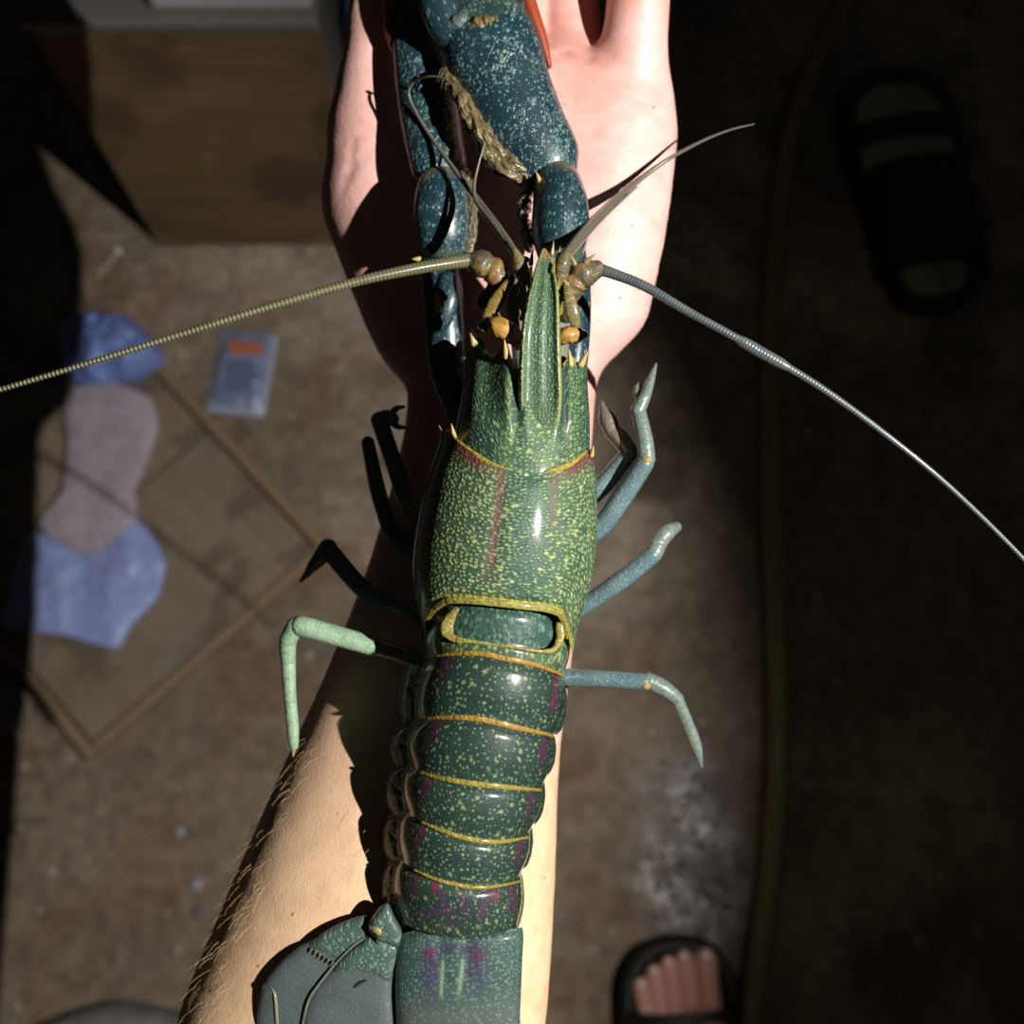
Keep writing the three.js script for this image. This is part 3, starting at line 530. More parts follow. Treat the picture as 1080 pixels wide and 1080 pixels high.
const tanMat = mat({ color: '#7c6f4c', ...wetGloss }), muddy = (amp) => (u, t) => amp * (fbm(u * 12, t * 16, 9) - 0.5) * 2;
{
  const claw = new THREE.Group(); claw.name = 'claw'; cray.add(claw); claw.userData.label = 'big blue claw reaching over the palm of the hand'; claw.position.z = -0.0065;
  cp(claw, 'palm', limb([[590, 186, 0.327, 24, 26], [579, 168, 0.3265, 38, 34], [556, 130, 0.326, 44, 38], [536, 88, 0.3255, 48, 38], [520, 45, 0.325, 52, 36], [510, 15, 0.325, 48, 30], [504, -4, 0.326, 36, 25]], { nt: 60, nu: 40, cap: [0.6, 0.8] }), palmMat, 'blue claw palm with pale speckles');
  cp(claw, 'fixed_finger', limb([[534, 30, 0.326, 30, 22], [524, -20, 0.325, 25, 20], [512, -80, 0.324, 18, 15], [498, -130, 0.323, 9, 8], [490, -150, 0.323, 3, 3]], { nt: 30, nu: 20 }), smallBlue);
  const dac = cp(claw, 'moving_finger', limb([[482, 30, 0.324, 21, 18], [470, 12, 0.323, 23, 18], [458, -20, 0.322, 21, 17], [456, -70, 0.322, 16, 14], [468, -120, 0.322, 9, 8], [478, -140, 0.322, 3, 3]], { nt: 34, nu: 22 }), smallBlue);
  cp(dac, 'hinge', limb([[474, 16, 0.3195, 6], [484, 12, 0.3188, 9], [495, 7, 0.3196, 6]], { nt: 20, nu: 16, bump: muddy(0.25) }), mat({ color: '#4c5a5a', ...wetGloss }));
  cp(claw, 'hinge_knob', limb([[494, 20, 0.3178, 4], [505, 14, 0.3172, 8], [517, 13, 0.3174, 8], [530, 16, 0.318, 4]], { nt: 30, nu: 20, bump: muddy(0.6) }), mat({ color: '#5c5132', ...wetGloss }));
  cp(claw, 'outer_patch', limb([[580, 60, 0.3265, 3, 6], [572, 34, 0.3265, 7, 12], [562, 8, 0.3265, 9, 16], [552, -22, 0.3265, 10, 16], [542, -70, 0.326, 7, 12], [530, -110, 0.3255, 3, 5]], { nt: 30, nu: 16 }), redMat, 'soft orange-red patch on the outer edge');
  const fr = cp(claw, 'mud_fringe', limb([[468, 66, 0.3245, 4, 6], [480, 84, 0.3225, 7, 9], [494, 108, 0.3215, 10, 10], [508, 132, 0.321, 12, 11], [522, 153, 0.321, 14, 11], [540, 169, 0.3215, 13, 11], [560, 173, 0.322, 9, 9], [572, 170, 0.322, 5, 6]], { nt: 70, nu: 26, bump: muddy(0.55) }), mudMat, 'muddy tan fringe of bristles');
  for (let i = 0; i < 46; i++) { const t = rnd(), x = lerp(462, 512, t) + 6 * rnd(), y = lerp(58, 138, t) + 5 * rnd(); cp(fr, 'bristle', limb([[x, y, 0.322, 0.9], [x - 3, y + 5, 0.3215, 0.8], [x - 5, y + 11 + 4 * rnd(), 0.3225, 0.3]], { nt: 5, nu: 5, cap: [0, 0] }), mudMat); }
  cp(claw, 'wrist', limb([[592, 262, 0.3165, 25, 32], [592, 240, 0.3185, 31, 38], [592, 212, 0.3205, 30, 40], [589, 188, 0.3225, 26, 32], [588, 178, 0.3235, 22, 24]], { nt: 40, nu: 32, cap: [0.4, 0.4] }), carpusMat, 'rounded blue wrist joint of the claw');
  cp(claw, 'mud_fringe', limb([[560, 190, 0.324, 3, 10], [554, 205, 0.324, 6, 16], [552, 222, 0.324, 6, 20], [555, 238, 0.324, 6, 20], [560, 256, 0.324, 4, 14]], { nt: 30, nu: 14, bump: muddy(0.8) }), mudMat);
  cone(claw, [570, 184, 0.316], [566, 174, 0.315], 4);
  cp(claw, 'upper_arm', limb([[604, 262, 0.3215, 16, 22], [609, 300, 0.322, 16, 22], [609, 350, 0.3265, 15, 18], [602, 400, 0.329, 16, 18], [590, 440, 0.332, 14, 14]], { nt: 30, nu: 20 }), smallBlue);
  cone(claw, [613, 328, 0.3205], [611, 316, 0.319], 5);
}
{
  const claw = new THREE.Group(); claw.name = 'claw'; cray.add(claw); claw.userData.label = 'speckled blue claw lying beside the thumb'; claw.position.z = -0.0065;
  cp(claw, 'palm', limb([[464, 190, 0.34, 24, 20], [463, 176, 0.339, 30, 25], [456, 140, 0.3395, 32, 27], [449, 95, 0.34, 33, 28], [444, 50, 0.34, 32, 28], [440, 10, 0.34, 29, 25], [438, -15, 0.34, 22, 20]], { nt: 50, nu: 34, cap: [0.5, 0.7] }), palmMat, 'blue claw palm with pale speckles');
  cp(claw, 'fixed_finger', limb([[428, 10, 0.34, 15, 14], [426, -40, 0.34, 14, 13], [432, -95, 0.339, 8, 8], [440, -125, 0.338, 2, 2]], { nt: 24, nu: 16 }), smallBlue);
  cp(claw, 'moving_finger', limb([[456, 5, 0.339, 14, 13], [462, -40, 0.338, 13, 12], [456, -95, 0.338, 7, 7], [448, -120, 0.338, 2, 2]], { nt: 24, nu: 16 }), smallBlue);
  cp(claw, 'outer_patch', limb([[415, 50, 0.341, 3, 6], [411, 25, 0.3405, 8, 14], [413, -5, 0.34, 10, 16], [415, -40, 0.34, 9, 14], [420, -75, 0.339, 4, 6]], { nt: 30, nu: 16 }), redMat, 'soft orange-red patch on the outer edge');
  cp(claw, 'wrist', limb([[466, 258, 0.3345, 25, 22], [465, 240, 0.333, 29, 25], [464, 212, 0.3325, 30, 26], [464, 192, 0.3335, 27, 22], [464, 182, 0.335, 24, 18]], { nt: 40, nu: 32, cap: [0.4, 0.4] }), carpusMat, 'rounded blue wrist joint of the claw');
  cp(claw, 'mud_fringe', limb([[484, 168, 0.334, 4], [490, 178, 0.332, 6], [493, 188, 0.332, 5]], { nt: 14, nu: 12, bump: muddy(0.6) }), mudMat);
  cp(claw, 'inner_edge', limb([[494, 186, 0.3345, 4], [498, 210, 0.3345, 4], [498, 235, 0.3345, 5], [494, 262, 0.335, 4]], { nt: 24, nu: 12, bump: muddy(0.5) }), mudMat);
  cone(claw, [440, 268, 0.331], [433, 268, 0.33], 4);
  cp(claw, 'upper_arm', limb([[462, 272, 0.338, 21, 18], [465, 300, 0.337, 22, 20], [468, 340, 0.337, 22, 20], [472, 390, 0.338, 20, 18], [484, 430, 0.338, 16, 16]], { nt: 40, nu: 24 }), smallBlue);
  cp(claw, 'arm_plate', limb([[472, 288, 0.3315, 10, 7], [470, 310, 0.3305, 13, 8], [466, 335, 0.3315, 9, 7], [463, 346, 0.333, 4, 5]], { nt: 20, nu: 16 }), smallBlue);
  cone(claw, [461, 322, 0.3285], [459, 302, 0.3275], 4.5);
}
console.log('claws');

// eyes, feelers and mouth parts
const stalkTex = texPair(128, 128, (u, v) => { const n = fbm(u * 12, v * 12, 8); return [lerp(120, 186, n), lerp(86, 148, n), lerp(34, 74, n), n, 1]; });
const stalkMat = mat({ map: stalkTex.map, bumpMap: stalkTex.bump, bumpScale: 0.0005, ...wetGloss }), eyeMat = mat({ color: '#050505', roughness: 0.08, clearcoat: 1, clearcoatRoughness: 0.03 });
{
  const a = cp(cray, 'eye_stalk', limb([[546, 358, 0.302, 8], [536, 350, 0.2985, 11], [526, 345, 0.298, 11], [519, 343, 0.299, 8]], { nt: 16, nu: 18, bump: muddy(0.14) }), stalkMat, 'yellow eye stalk');
  cp(a, 'eye', limb([[520, 343, 0.2992, 9], [514, 343, 0.2998, 9], [510, 344, 0.3005, 6]], { nt: 10, nu: 18 }), eyeMat, 'black eye');
  const b = cp(cray, 'eye_stalk', limb([[590, 358, 0.304, 7], [596, 354, 0.302, 9], [603, 353, 0.302, 9], [608, 353, 0.303, 7]], { nt: 16, nu: 18, bump: muddy(0.14) }), stalkMat, 'yellow eye stalk');
  cp(b, 'eye', limb([[607, 353, 0.303, 9.5], [611, 353, 0.3035, 8], [615, 353, 0.304, 5]], { nt: 10, nu: 18 }), eyeMat, 'black eye');
}
const footTex = texPair(256, 256, (u, v) => { const q = dots(u * 26, v * 26, 3, 0.8, 0.2, 0.4, 0.5), n = fbm(u * 8, v * 8, 3); let c = mixc([70, 68, 52], [118, 92, 54], sstep(0.35, 0.65, n)); c = mixc(c, [122, 116, 88], 0.5 * q); return [...c, n, 1]; });
const baseMat = mat({ map: footTex.map, bumpMap: footTex.bump, bumpScale: 0.0006, ...wetGloss });
const ringTex = texPair(32, 2048, (u, v) => { const k = 0.5 + 0.5 * Math.sin(v * Math.PI * 2 * 190), n = fbm(u * 4, v * 60, 4); return [...mixc([66, 66, 48], [104, 102, 74], 0.2 + 0.35 * k + 0.45 * n), k, 1]; });
const feelerMat = mat({ map: ringTex.map, bumpMap: ringTex.bump, bumpScale: 0.00025, roughness: 0.4, clearcoat: 0.3, clearcoatRoughness: 0.2 });
const ringTex2 = texPair(32, 2048, (u, v) => { const k = 0.5 + 0.5 * Math.sin(v * Math.PI * 2 * 210), n = fbm(u * 4, v * 60, 14); return [...mixc([62, 68, 70], [98, 106, 106], 0.2 * k + 0.6 * n), 0.6 * k + 0.4 * n, 1]; });
const feelerMat2 = mat({ map: ringTex2.map, bumpMap: ringTex2.bump, bumpScale: 0.00012, roughness: 0.32, clearcoat: 0.5, clearcoatRoughness: 0.15 });
{
  const a = cp(cray, 'antenna_base', limb([[512, 318, 0.31, 10], [526, 303, 0.307, 12], [522, 287, 0.305, 14], [508, 278, 0.304, 14], [497, 276, 0.3045, 10]], { nt: 40, nu: 20, bump: (u, t) => muddy(0.14)(u, t) - 0.22 * (gauss(t - 0.36, 0.04) + gauss(t - 0.72, 0.04)) }), baseMat, 'brown jointed feeler root');
  cp(a, 'antenna', limb([[496, 274, 0.304, 8], [470, 278, 0.301, 7], [440, 283, 0.298, 6.4], [380, 296, 0.293, 5.2], [290, 322, 0.287, 4.4], [180, 356, 0.283, 3.6], [80, 387, 0.281, 3.1], [0, 411, 0.281, 2.8], [-120, 446, 0.283, 2.2], [-240, 470, 0.288, 1.2]], { nt: 160, nu: 10 }), feelerMat, 'long ringed olive feeler');
  const b = cp(cray, 'antenna_base', limb([[596, 332, 0.31, 9], [600, 312, 0.305, 12], [608, 296, 0.303, 15], [618, 288, 0.3025, 14], [628, 284, 0.303, 10]], { nt: 40, nu: 20, bump: (u, t) => muddy(0.18)(u, t) - 0.22 * (gauss(t - 0.34, 0.04) + gauss(t - 0.68, 0.04)) }), baseMat, 'grey-brown jointed feeler root');
  const nb = (u, t) => (t > 0.23 && t < 0.32 ? 0.5 * sstep(0.23, 0.245, t) * sstep(0.32, 0.3, t) * (0.5 + fbm(u * 8, t * 160, 2)) : 0);
  cp(b, 'antenna', limb([[628, 283, 0.303, 7], [645, 288, 0.302, 6], [680, 302, 0.3, 5.4], [730, 331, 0.298, 4.6], [765, 350, 0.297, 4.4], [800, 370, 0.297, 4.2], [860, 405, 0.297, 3.8], [930, 455, 0.298, 3.2], [1000, 512, 0.3, 2.8], [1080, 590, 0.304, 2.4], [1180, 700, 0.312, 1.4]], { nt: 170, nu: 10, bump: nb }), feelerMat2, 'long grey feeler with a rough patch');
  for (const [x, y, bx, by] of [[618, 276, 628, 268], [606, 278, 600, 266], [625, 290, 634, 286], [598, 300, 592, 292]]) cone(b, [x, y, 0.3], [bx, by, 0.299], 3.6, tanMat);
  const feel = mat({ color: '#5c584c', roughness: 0.35, clearcoat: 0.4 });
  const c = cp(cray, 'small_feeler_root', limb([[556, 300, 0.303, 5], [551, 288, 0.301, 8], [547, 275, 0.3, 7], [543, 265, 0.3, 4]], { nt: 16, nu: 14 }), rimOf('#857a62'));
  cp(c, 'small_feeler', limb([[548, 275, 0.3, 5], [530, 246, 0.309, 4], [505, 212, 0.322, 3.4], [480, 180, 0.33, 2.7], [455, 145, 0.3365, 2.1], [437, 115, 0.3375, 1.7], [431, 97, 0.3365, 1.6], [437, 86, 0.334, 1.5], [450, 81, 0.328, 1.4], [466, 82, 0.325, 1.1], [478, 90, 0.323, 0.6]], { nt: 110, nu: 8 }), feel, 'thin whip-like feeler');
  cp(c, 'small_feeler', limb([[545, 270, 0.302, 4], [520, 236, 0.312, 3.4], [502, 212, 0.32, 2.4], [500, 196, 0.322, 1.8], [505, 172, 0.322, 1.3], [511, 152, 0.321, 0.9]], { nt: 50, nu: 8 }), feel);
  cp(c, 'drop', limb([[550, 292, 0.2985, 2.2], [547, 299, 0.2985, 1.5], [546, 307, 0.2985, 1.9], [545, 311, 0.299, 1]], { nt: 12, nu: 8 }), tanMat);
  const d = cp(cray, 'small_feeler_root', limb([[586, 304, 0.302, 5], [591, 290, 0.3, 8], [594, 276, 0.299, 8], [598, 266, 0.299, 5]], { nt: 16, nu: 14 }), rimOf('#77725e'));
  cp(d, 'small_feeler', limb([[596, 270, 0.3, 6], [613, 247, 0.313, 4.8], [627, 231, 0.325, 4.4], [645, 214, 0.339, 4], [666, 196, 0.3475, 3.4], [700, 171, 0.35, 2.3], [740, 149, 0.348, 1.6], [770, 137, 0.346, 1.2], [795, 131, 0.345, 0.7]], { nt: 80, nu: 8 }), feel, 'thin whip-like feeler');
  cp(d, 'small_feeler', limb([[600, 268, 0.301, 4], [617, 249, 0.315, 3.4], [632, 233, 0.327, 2.8], [650, 216, 0.341, 2], [672, 197, 0.3485, 0.8]], { nt: 50, nu: 8 }), feel);
  cp(cray, 'feeler_scale', limb([[541, 292, 0.301, 3, 2], [533, 304, 0.301, 6, 3], [523, 320, 0.3015, 8, 3], [513, 335, 0.3025, 5, 3]], { nt: 20, nu: 14 }), rimOf('#9a8356'), 'tan blade beside the eye');
  cp(cray, 'feeler_scale', limb([[597, 298, 0.3, 3, 2], [600, 312, 0.2995, 6, 3], [604, 330, 0.3, 7, 3], [608, 344, 0.301, 5, 3]], { nt: 20, nu: 14 }), rimOf('#8a8268'), 'tan blade beside the eye');
  for (const [x, y, bx, by, dd] of [[560, 278, 562, 262, 0.3], [582, 268, 584, 254, 0.3], [588, 274, 591, 260, 0.3]]) cone(cray, [x, y, dd], [bx, by, dd - 0.001], 3.2, tanMat);
}

const mouthMat = mat({ color: '#6b7064', ...wetGloss });
// mouth parts folded under the head
for (const [x0, x1, x2] of [[556, 548, 552], [584, 588, 580]]) cp(cray, 'mouth_limb', limb([[x0, 420, 0.332, 16, 12], [x0, 370, 0.328, 16, 13], [x1, 320, 0.323, 15, 13], [x2, 280, 0.321, 10, 10]], { nt: 24, nu: 16 }), mouthMat);
// walking legs
const legTexOf = (c0, c1, seed) => texPair(192, 192, (u, v) => { const n = fbm(u * 9, v * 9, seed), q = dots(u * 22, v * 22, seed, 0.8, 0.18, 0.34, 0.4); return [...mixc(mixc(c0, c1, n), mixc(c1, [200, 214, 200], 0.5), 0.45 * q), 0.4 * n + 0.4 * q, 1]; }, [1, 2.6]);
const legMatOf = (c0, c1, seed) => { const t = legTexOf(c0, c1, seed); return mat({ map: t.map, bumpMap: t.bump, bumpScale: 0.0004, roughness: 0.34, clearcoat: 0.5, clearcoatRoughness: 0.16 }); };
const legBlue = legMatOf([70, 92, 98], [104, 126, 126], 3), legGrey = legMatOf([84, 98, 94], [118, 130, 120], 5), legMint = legMatOf([108, 134, 110], [150, 176, 146], 7), legBrown = legMatOf([92, 88, 82], [120, 108, 92], 11), jointMat = mat({ color: '#8d7a50', ...wetGloss });
function leg(label, segs, joints) {
  const g = new THREE.Group(); g.name = 'leg'; cray.add(g); g.userData.label = label;
  for (const [name, m, st] of segs) cp(g, name, limb(st, { nt: 26, nu: 14 }), m);
  for (const [x, y, d, r] of joints) cp(g, 'joint', limb([[x - r * 0.2, y - r * 0.2, d + 0.0006, r * 0.62], [x, y, d + 0.0006, r * 0.76], [x + r * 0.2, y + r * 0.2, d + 0.0006, r * 0.62]], { nt: 6, nu: 12, cap: [0.7, 0.7] }), jointMat);
}
leg('grey front walking leg bent beside the wrist', [
  ['thigh', legBlue, [[600, 540, 0.335, 11], [632, 515, 0.333, 10.5], [662, 480, 0.331, 9]]],
  ['shin', legBrown, [[664, 477, 0.331, 9], [655, 464, 0.332, 9.5], [646, 455, 0.333, 9]]],
  ['pincer', legBrown, [[645, 453, 0.333, 9], [640, 441, 0.334, 9], [636, 430, 0.335, 4], [635, 424, 0.335, 1.5]]]], [[645, 455, 0.3325, 8]]);
leg('slate blue walking leg with raised pincer', [
  ['thigh', legBlue, [[600, 575, 0.333, 12], [632, 556, 0.33, 11.5], [656, 525, 0.327, 11], [680, 489, 0.324, 10]]],
  ['shin', legGrey, [[682, 484, 0.324, 9.5], [680, 464, 0.324, 9], [674, 436, 0.325, 8]]],
  ['pincer', legGrey, [[673, 433, 0.325, 8], [680, 418, 0.325, 6.5], [686, 402, 0.326, 4.6], [692, 384, 0.327, 1.2]]],
  ['pincer_finger', legGrey, [[675, 424, 0.326, 4], [672, 412, 0.327, 4.2], [674, 405, 0.328, 2]]]], [[682, 485, 0.322, 8.5], [673, 434, 0.3245, 6]]);
leg('blue walking leg with short bent tip', [
  ['thigh', legBlue, [[600, 648, 0.333, 10], [624, 633, 0.331, 10], [656, 611, 0.328, 10.5], [688, 585, 0.326, 10]]],
  ['shin', legGrey, [[690, 582, 0.326, 10], [696, 570, 0.327, 9.5], [704, 561, 0.328, 9], [713, 556, 0.33, 6]]]], [[624, 634, 0.33, 8], [691, 586, 0.3255, 8]]);
leg('pale blue-grey rear walking leg bent downward', [
  ['thigh', legBlue, [[570, 712, 0.331, 9], [600, 714, 0.33, 9], [640, 716, 0.327, 9.5], [679, 719, 0.325, 9.5]]],
  ['shin', legGrey, [[684, 718, 0.325, 9.5], [700, 726, 0.325, 9], [714, 737, 0.326, 7.5]]],
  ['foot', legGrey, [[714, 737, 0.326, 7], [724, 760, 0.328, 6.4], [734, 786, 0.33, 6.2], [740, 808, 0.332, 1.5]]]], [[681, 722, 0.323, 8], [600, 714, 0.329, 7], [714, 736, 0.3255, 6]]);
leg('front walking leg with small open pincer hanging beside the wrist', [
  ['thigh', legBlue, [[455, 560, 0.345, 10], [430, 530, 0.348, 9], [416, 490, 0.35, 9], [401, 446, 0.35, 9]]],
  ['pincer', legGrey, [[400, 443, 0.35, 9], [408, 440, 0.35, 8], [414, 442, 0.35, 7]]],
  ['pincer_finger', legGrey, [[412, 438, 0.35, 4], [418, 431, 0.35, 3.2], [426, 429, 0.35, 1.6]]],
  ['pincer_finger', legGrey, [[413, 445, 0.35, 4], [420, 450, 0.35, 3.2], [428, 451, 0.35, 1.4]]]], [[401, 442, 0.349, 9]]);
leg('walking leg folded straight up beside the pincer leg', [
  ['thigh', legBlue, [[450, 590, 0.346, 10], [424, 572, 0.35, 9.5], [410, 556, 0.353, 9]]],
  ['shin', legGrey, [[410, 556, 0.353, 8.5], [398, 515, 0.354, 8.5], [388, 467, 0.354, 7]]]], []);
leg('walking leg bent at the knee above the mint green leg', [
  ['thigh', legBlue, [[465, 655, 0.334, 10], [420, 640, 0.339, 9], [386, 624, 0.347, 9.5], [348, 582, 0.355, 10]]],
  ['shin', legGrey, [[346, 578, 0.357, 10], [338, 588, 0.358, 8.5], [330, 597, 0.359, 6.5]]],
  ['foot', legGrey, [[330, 597, 0.359, 6], [324, 605, 0.36, 4], [317, 613, 0.361, 1.6]]]], []);
leg('pale mint green rear walking leg', [
  ['thigh', legMint, [[460, 705, 0.333, 10], [420, 690, 0.333, 10], [388, 680, 0.332, 10.5], [350, 669, 0.331, 11], [318, 660, 0.33, 11]]],
  ['shin', legMint, [[312, 660, 0.331, 10], [304, 676, 0.333, 9.5], [304, 698, 0.335, 8]]],
  ['foot', legMint, [[304, 700, 0.335, 8], [306, 735, 0.336, 6.8], [309, 770, 0.337, 6.6], [310, 786, 0.3375, 5]]],
  ['toe', jointMat, [[310, 784, 0.3375, 5], [309, 797, 0.338, 0.8]]]], [[316, 659, 0.3285, 9.5], [304, 699, 0.334, 6.5]]);
console.log('legs');

// ───────────── box with a lid, board, litter ─────────────
const bagMat0 = mat({ color: '#5d6cb4', roughness: 0.8 });
const boxTex = texPair(768, 768, (u, v) => { const g = fbm(u * 4, v * 26, 3), p = fbm(u * 5, v * 5, 8), st = sstep(0.55, 0.7, fbm(u * 3 + 2, v * 3, 19)); let c = mixc([96, 76, 50], [124, 100, 68], g); c = mixc(c, [70, 52, 34], st * 0.6); c = mixc(c, [136, 122, 98], 0.5 * sstep(0.62, 0.75, p)); return [...c, 0.5 * g + 0.5 * p, 1]; });
const boxWood = mat({ map: boxTex.map, bumpMap: boxTex.bump, bumpScale: 0.003, roughness: 0.85 }), greyPlastic = mat({ color: '#6d6a66', roughness: 0.6 }), whitePlastic = mat({ color: '#b9b8bd', roughness: 0.55 });
{
  const zf = G(100, 260).z, up = V((180 - 540) / F, (540 - 19) / F, -1).applyQuaternion(camera.quaternion), kk = zf / up.z, hgt = CAM_H + up.y * kk, x0 = (22 - 540) / F * kk, x1 = (331 - 540) / F * kk, bx = thing('storage_box', 'tall brown stained box with grey side standing on the dirt', 'box', V((x0 + x1) / 2, 0, zf - 0.16));
  const w = x1 - x0;
  part(bx, 'front_panel', new RoundedBoxGeometry(w, hgt - 0.012, 0.012, 2, 0.003).translate(0, (hgt - 0.012) / 2, 0.154), boxWood, 'stained brown front');
  part(bx, 'side_panel', new RoundedBoxGeometry(0.012, hgt - 0.012, 0.3, 2, 0.003).translate(w / 2 - 0.006, (hgt - 0.012) / 2, -0.002), greyPlastic, 'grey side');
  part(bx, 'side_panel', new RoundedBoxGeometry(0.012, hgt - 0.012, 0.3, 2, 0.003).translate(-w / 2 + 0.006, (hgt - 0.012) / 2, -0.002), greyPlastic, 'grey side');
  part(bx, 'back_panel', new RoundedBoxGeometry(w, hgt - 0.012, 0.012, 2, 0.003).translate(0, (hgt - 0.012) / 2, -0.154), greyPlastic);
  part(bx, 'top_panel', new RoundedBoxGeometry(w + 0.006, 0.014, 0.33, 2, 0.004).translate(0, hgt - 0.006, 0), greyPlastic, 'grey top');
  const lid = solo('white_tray', new RoundedBoxGeometry(0.135, 0.02, 0.2, 3, 0.006), whitePlastic, 'white flat tray lying on top of the brown box', 'tray', V(x1 - 0.068, hgt + 0.0115, zf - 0.105));
  lid.receiveShadow = true;
  const ray = V((369 - 540) / F, (540 - 4) / F, -1).applyQuaternion(camera.quaternion), at = camera.position.clone().addScaledVector(ray, (x1 + 0.004) / ray.x), cg = gridGeo(30, 30, (u, t) => { const v = t * 2, k = v <= 1 ? v : 2 - v, y = (k - 0.5) * 0.13, z = (u - 0.5) * 0.13; return V((v <= 1 ? 0.006 : 0.002) + 0.004 * Math.sin(u * 14 + 2 * fbm(u * 3, k * 3, 6)) * (0.3 + 0.7 * (1 - k)) + 0.003, y, z); });
  solo('blue_cloth', cg, bagMat0, 'blue cloth hanging on the grey side of the brown box', 'cloth', at);
}
const boardTex = texPair(512, 512, (u, v) => { const g = fbm(u * 30, v * 3, 3), p = fbm(u * 6, v * 6, 8), st = sstep(0.58, 0.7, fbm(u * 4 + 2, v * 4, 19)); let c = mixc([122, 106, 88], [146, 130, 112], g); c = mixc(c, [92, 80, 68], st * 0.6); c = mixc(c, [140, 134, 130], 0.4 * sstep(0.55, 0.7, p)); return [...c, 0.6 * g + 0.4 * p, 1]; });
const boardMat = mat({ map: boardTex.map, bumpMap: boardTex.bump, bumpScale: 0.002, roughness: 0.85 }), boardRim = mat({ color: '#8a745c', roughness: 0.85 });
const corner = G(335, 580), alongA = G(100, 785).sub(corner), angleB = Math.atan2(alongA.z, alongA.x);
const boardLen = alongA.length(), boardDeep = 0.36;
const boardY = 0.012;
{
  // local x runs from the corner along the near edge, local z away from it
  const b = thing('wooden_tray', 'shallow worn wooden tray lying on the dirt under the litter', 'tray', V(corner.x, 0, corner.z)); b.rotation.y = -angleB;
  const planks = 2, pw = boardDeep / planks;
  for (let i = 0; i < planks; i++) part(b, 'plank', new RoundedBoxGeometry(boardLen - 0.004, 0.011, pw - 0.0025, 2, 0.002).translate(boardLen / 2, 0.0065 + 0.0006 * (i % 2), (i + 0.5) * pw), boardMat);
  part(b, 'edge_strip', new RoundedBoxGeometry(boardLen, 0.017, 0.013, 2, 0.004).translate(boardLen / 2, 0.0085, -0.0065), boardRim);
  part(b, 'edge_strip', new RoundedBoxGeometry(0.013, 0.017, boardDeep + 0.013, 2, 0.004).translate(-0.0065, 0.0085, boardDeep / 2 - 0.0065), boardRim);
  part(b, 'edge_strip', new RoundedBoxGeometry(0.013, 0.017, boardDeep + 0.013, 2, 0.004).translate(boardLen + 0.0065, 0.0085, boardDeep / 2 - 0.0065), boardRim);
}
function crumpled(outline, h, amp, freq, seed, flat = 0) {          // thick crumpled sheet over a px outline on the board
  const c = outline.reduce((a, [x, y]) => [a[0] + x / outline.length, a[1] + y / outline.length], [0, 0]), base = G(c[0], c[1], boardY);
  const pts = new THREE.CatmullRomCurve3(outline.map(([x, y]) => G(x, y, boardY).sub(base)), true, 'catmullrom', 0.25).getPoints(120);
  const n = 26, m = 120, fold = (x, z) => Math.abs(fbm(x * freq + seed, z * freq, seed, 3) - 0.5) * 2;
  const g = gridGeo(m, n * 2, (u, t) => {
    const p = pts[Math.round(u * m) % pts.length], tt = t * 2, k = tt <= 1 ? tt : 2 - tt, x = p.x * k, z = p.z * k, dome = Math.sqrt(Math.max(0, 1 - k ** 6));
    return V(x, tt <= 1 ? 0.0025 + (flat + h * dome * (0.4 + 0.6 * (1 - k * k))) * 1 + amp * dome * (0.9 - 1.6 * fold(x, z)) * 0.5 + 0.001 : 0.0012 * (1 - dome) + 0.0012, z);
  });
  const p = g.attributes.position, uv = g.attributes.uv; for (let i = 0; i < p.count; i++) uv.setXY(i, p.getX(i) * 8, p.getZ(i) * 8);
  g.computeVertexNormals();
  return [g, base];
}
const clothTex = texPair(256, 256, (u, v) => { const n = fbm(u * 10, v * 10, 3), k = 0.85 + 0.25 * n; return [255 * k, 255 * k, 255 * k, n, 1]; });
const bagMat = (c, r = 0.45) => mat({ color: c, map: clothTex.map, bumpMap: clothTex.bump, bumpScale: 0.0015, roughness: r });
{
  let [g, at] = crumpled([[62, 350], [95, 334], [135, 336], [165, 360], [176, 382], [150, 402], [110, 410], [72, 402]], 0.028, 0.026, 34, 4);
  solo('crumpled_bag', g, bagMat('#7f94d8', 0.4), 'crumpled blue plastic bag above the grey rag', 'bag', at);
  [g, at] = crumpled([[70, 414], [120, 404], [160, 420], [170, 450], [158, 490], [146, 520], [148, 555], [110, 586], [75, 584], [42, 556], [66, 520], [72, 470]], 0.008, 0.007, 16, 9, 0.0035);
  solo('grey_rag', g, bagMat('#b3a9b6', 0.8), 'flat pale grey rag between two blue bags', 'rag', at);
  [g, at] = crumpled([[30, 562], [70, 570], [105, 572], [148, 548], [176, 590], [168, 630], [140, 662], [124, 686], [70, 672], [4, 662], [16, 600]], 0.006, 0.012, 18, 15);
  solo('blue_bag', g, bagMat('#a3b1ea', 0.4), 'flattened pale blue plastic bag below the grey rag', 'bag', at);
}
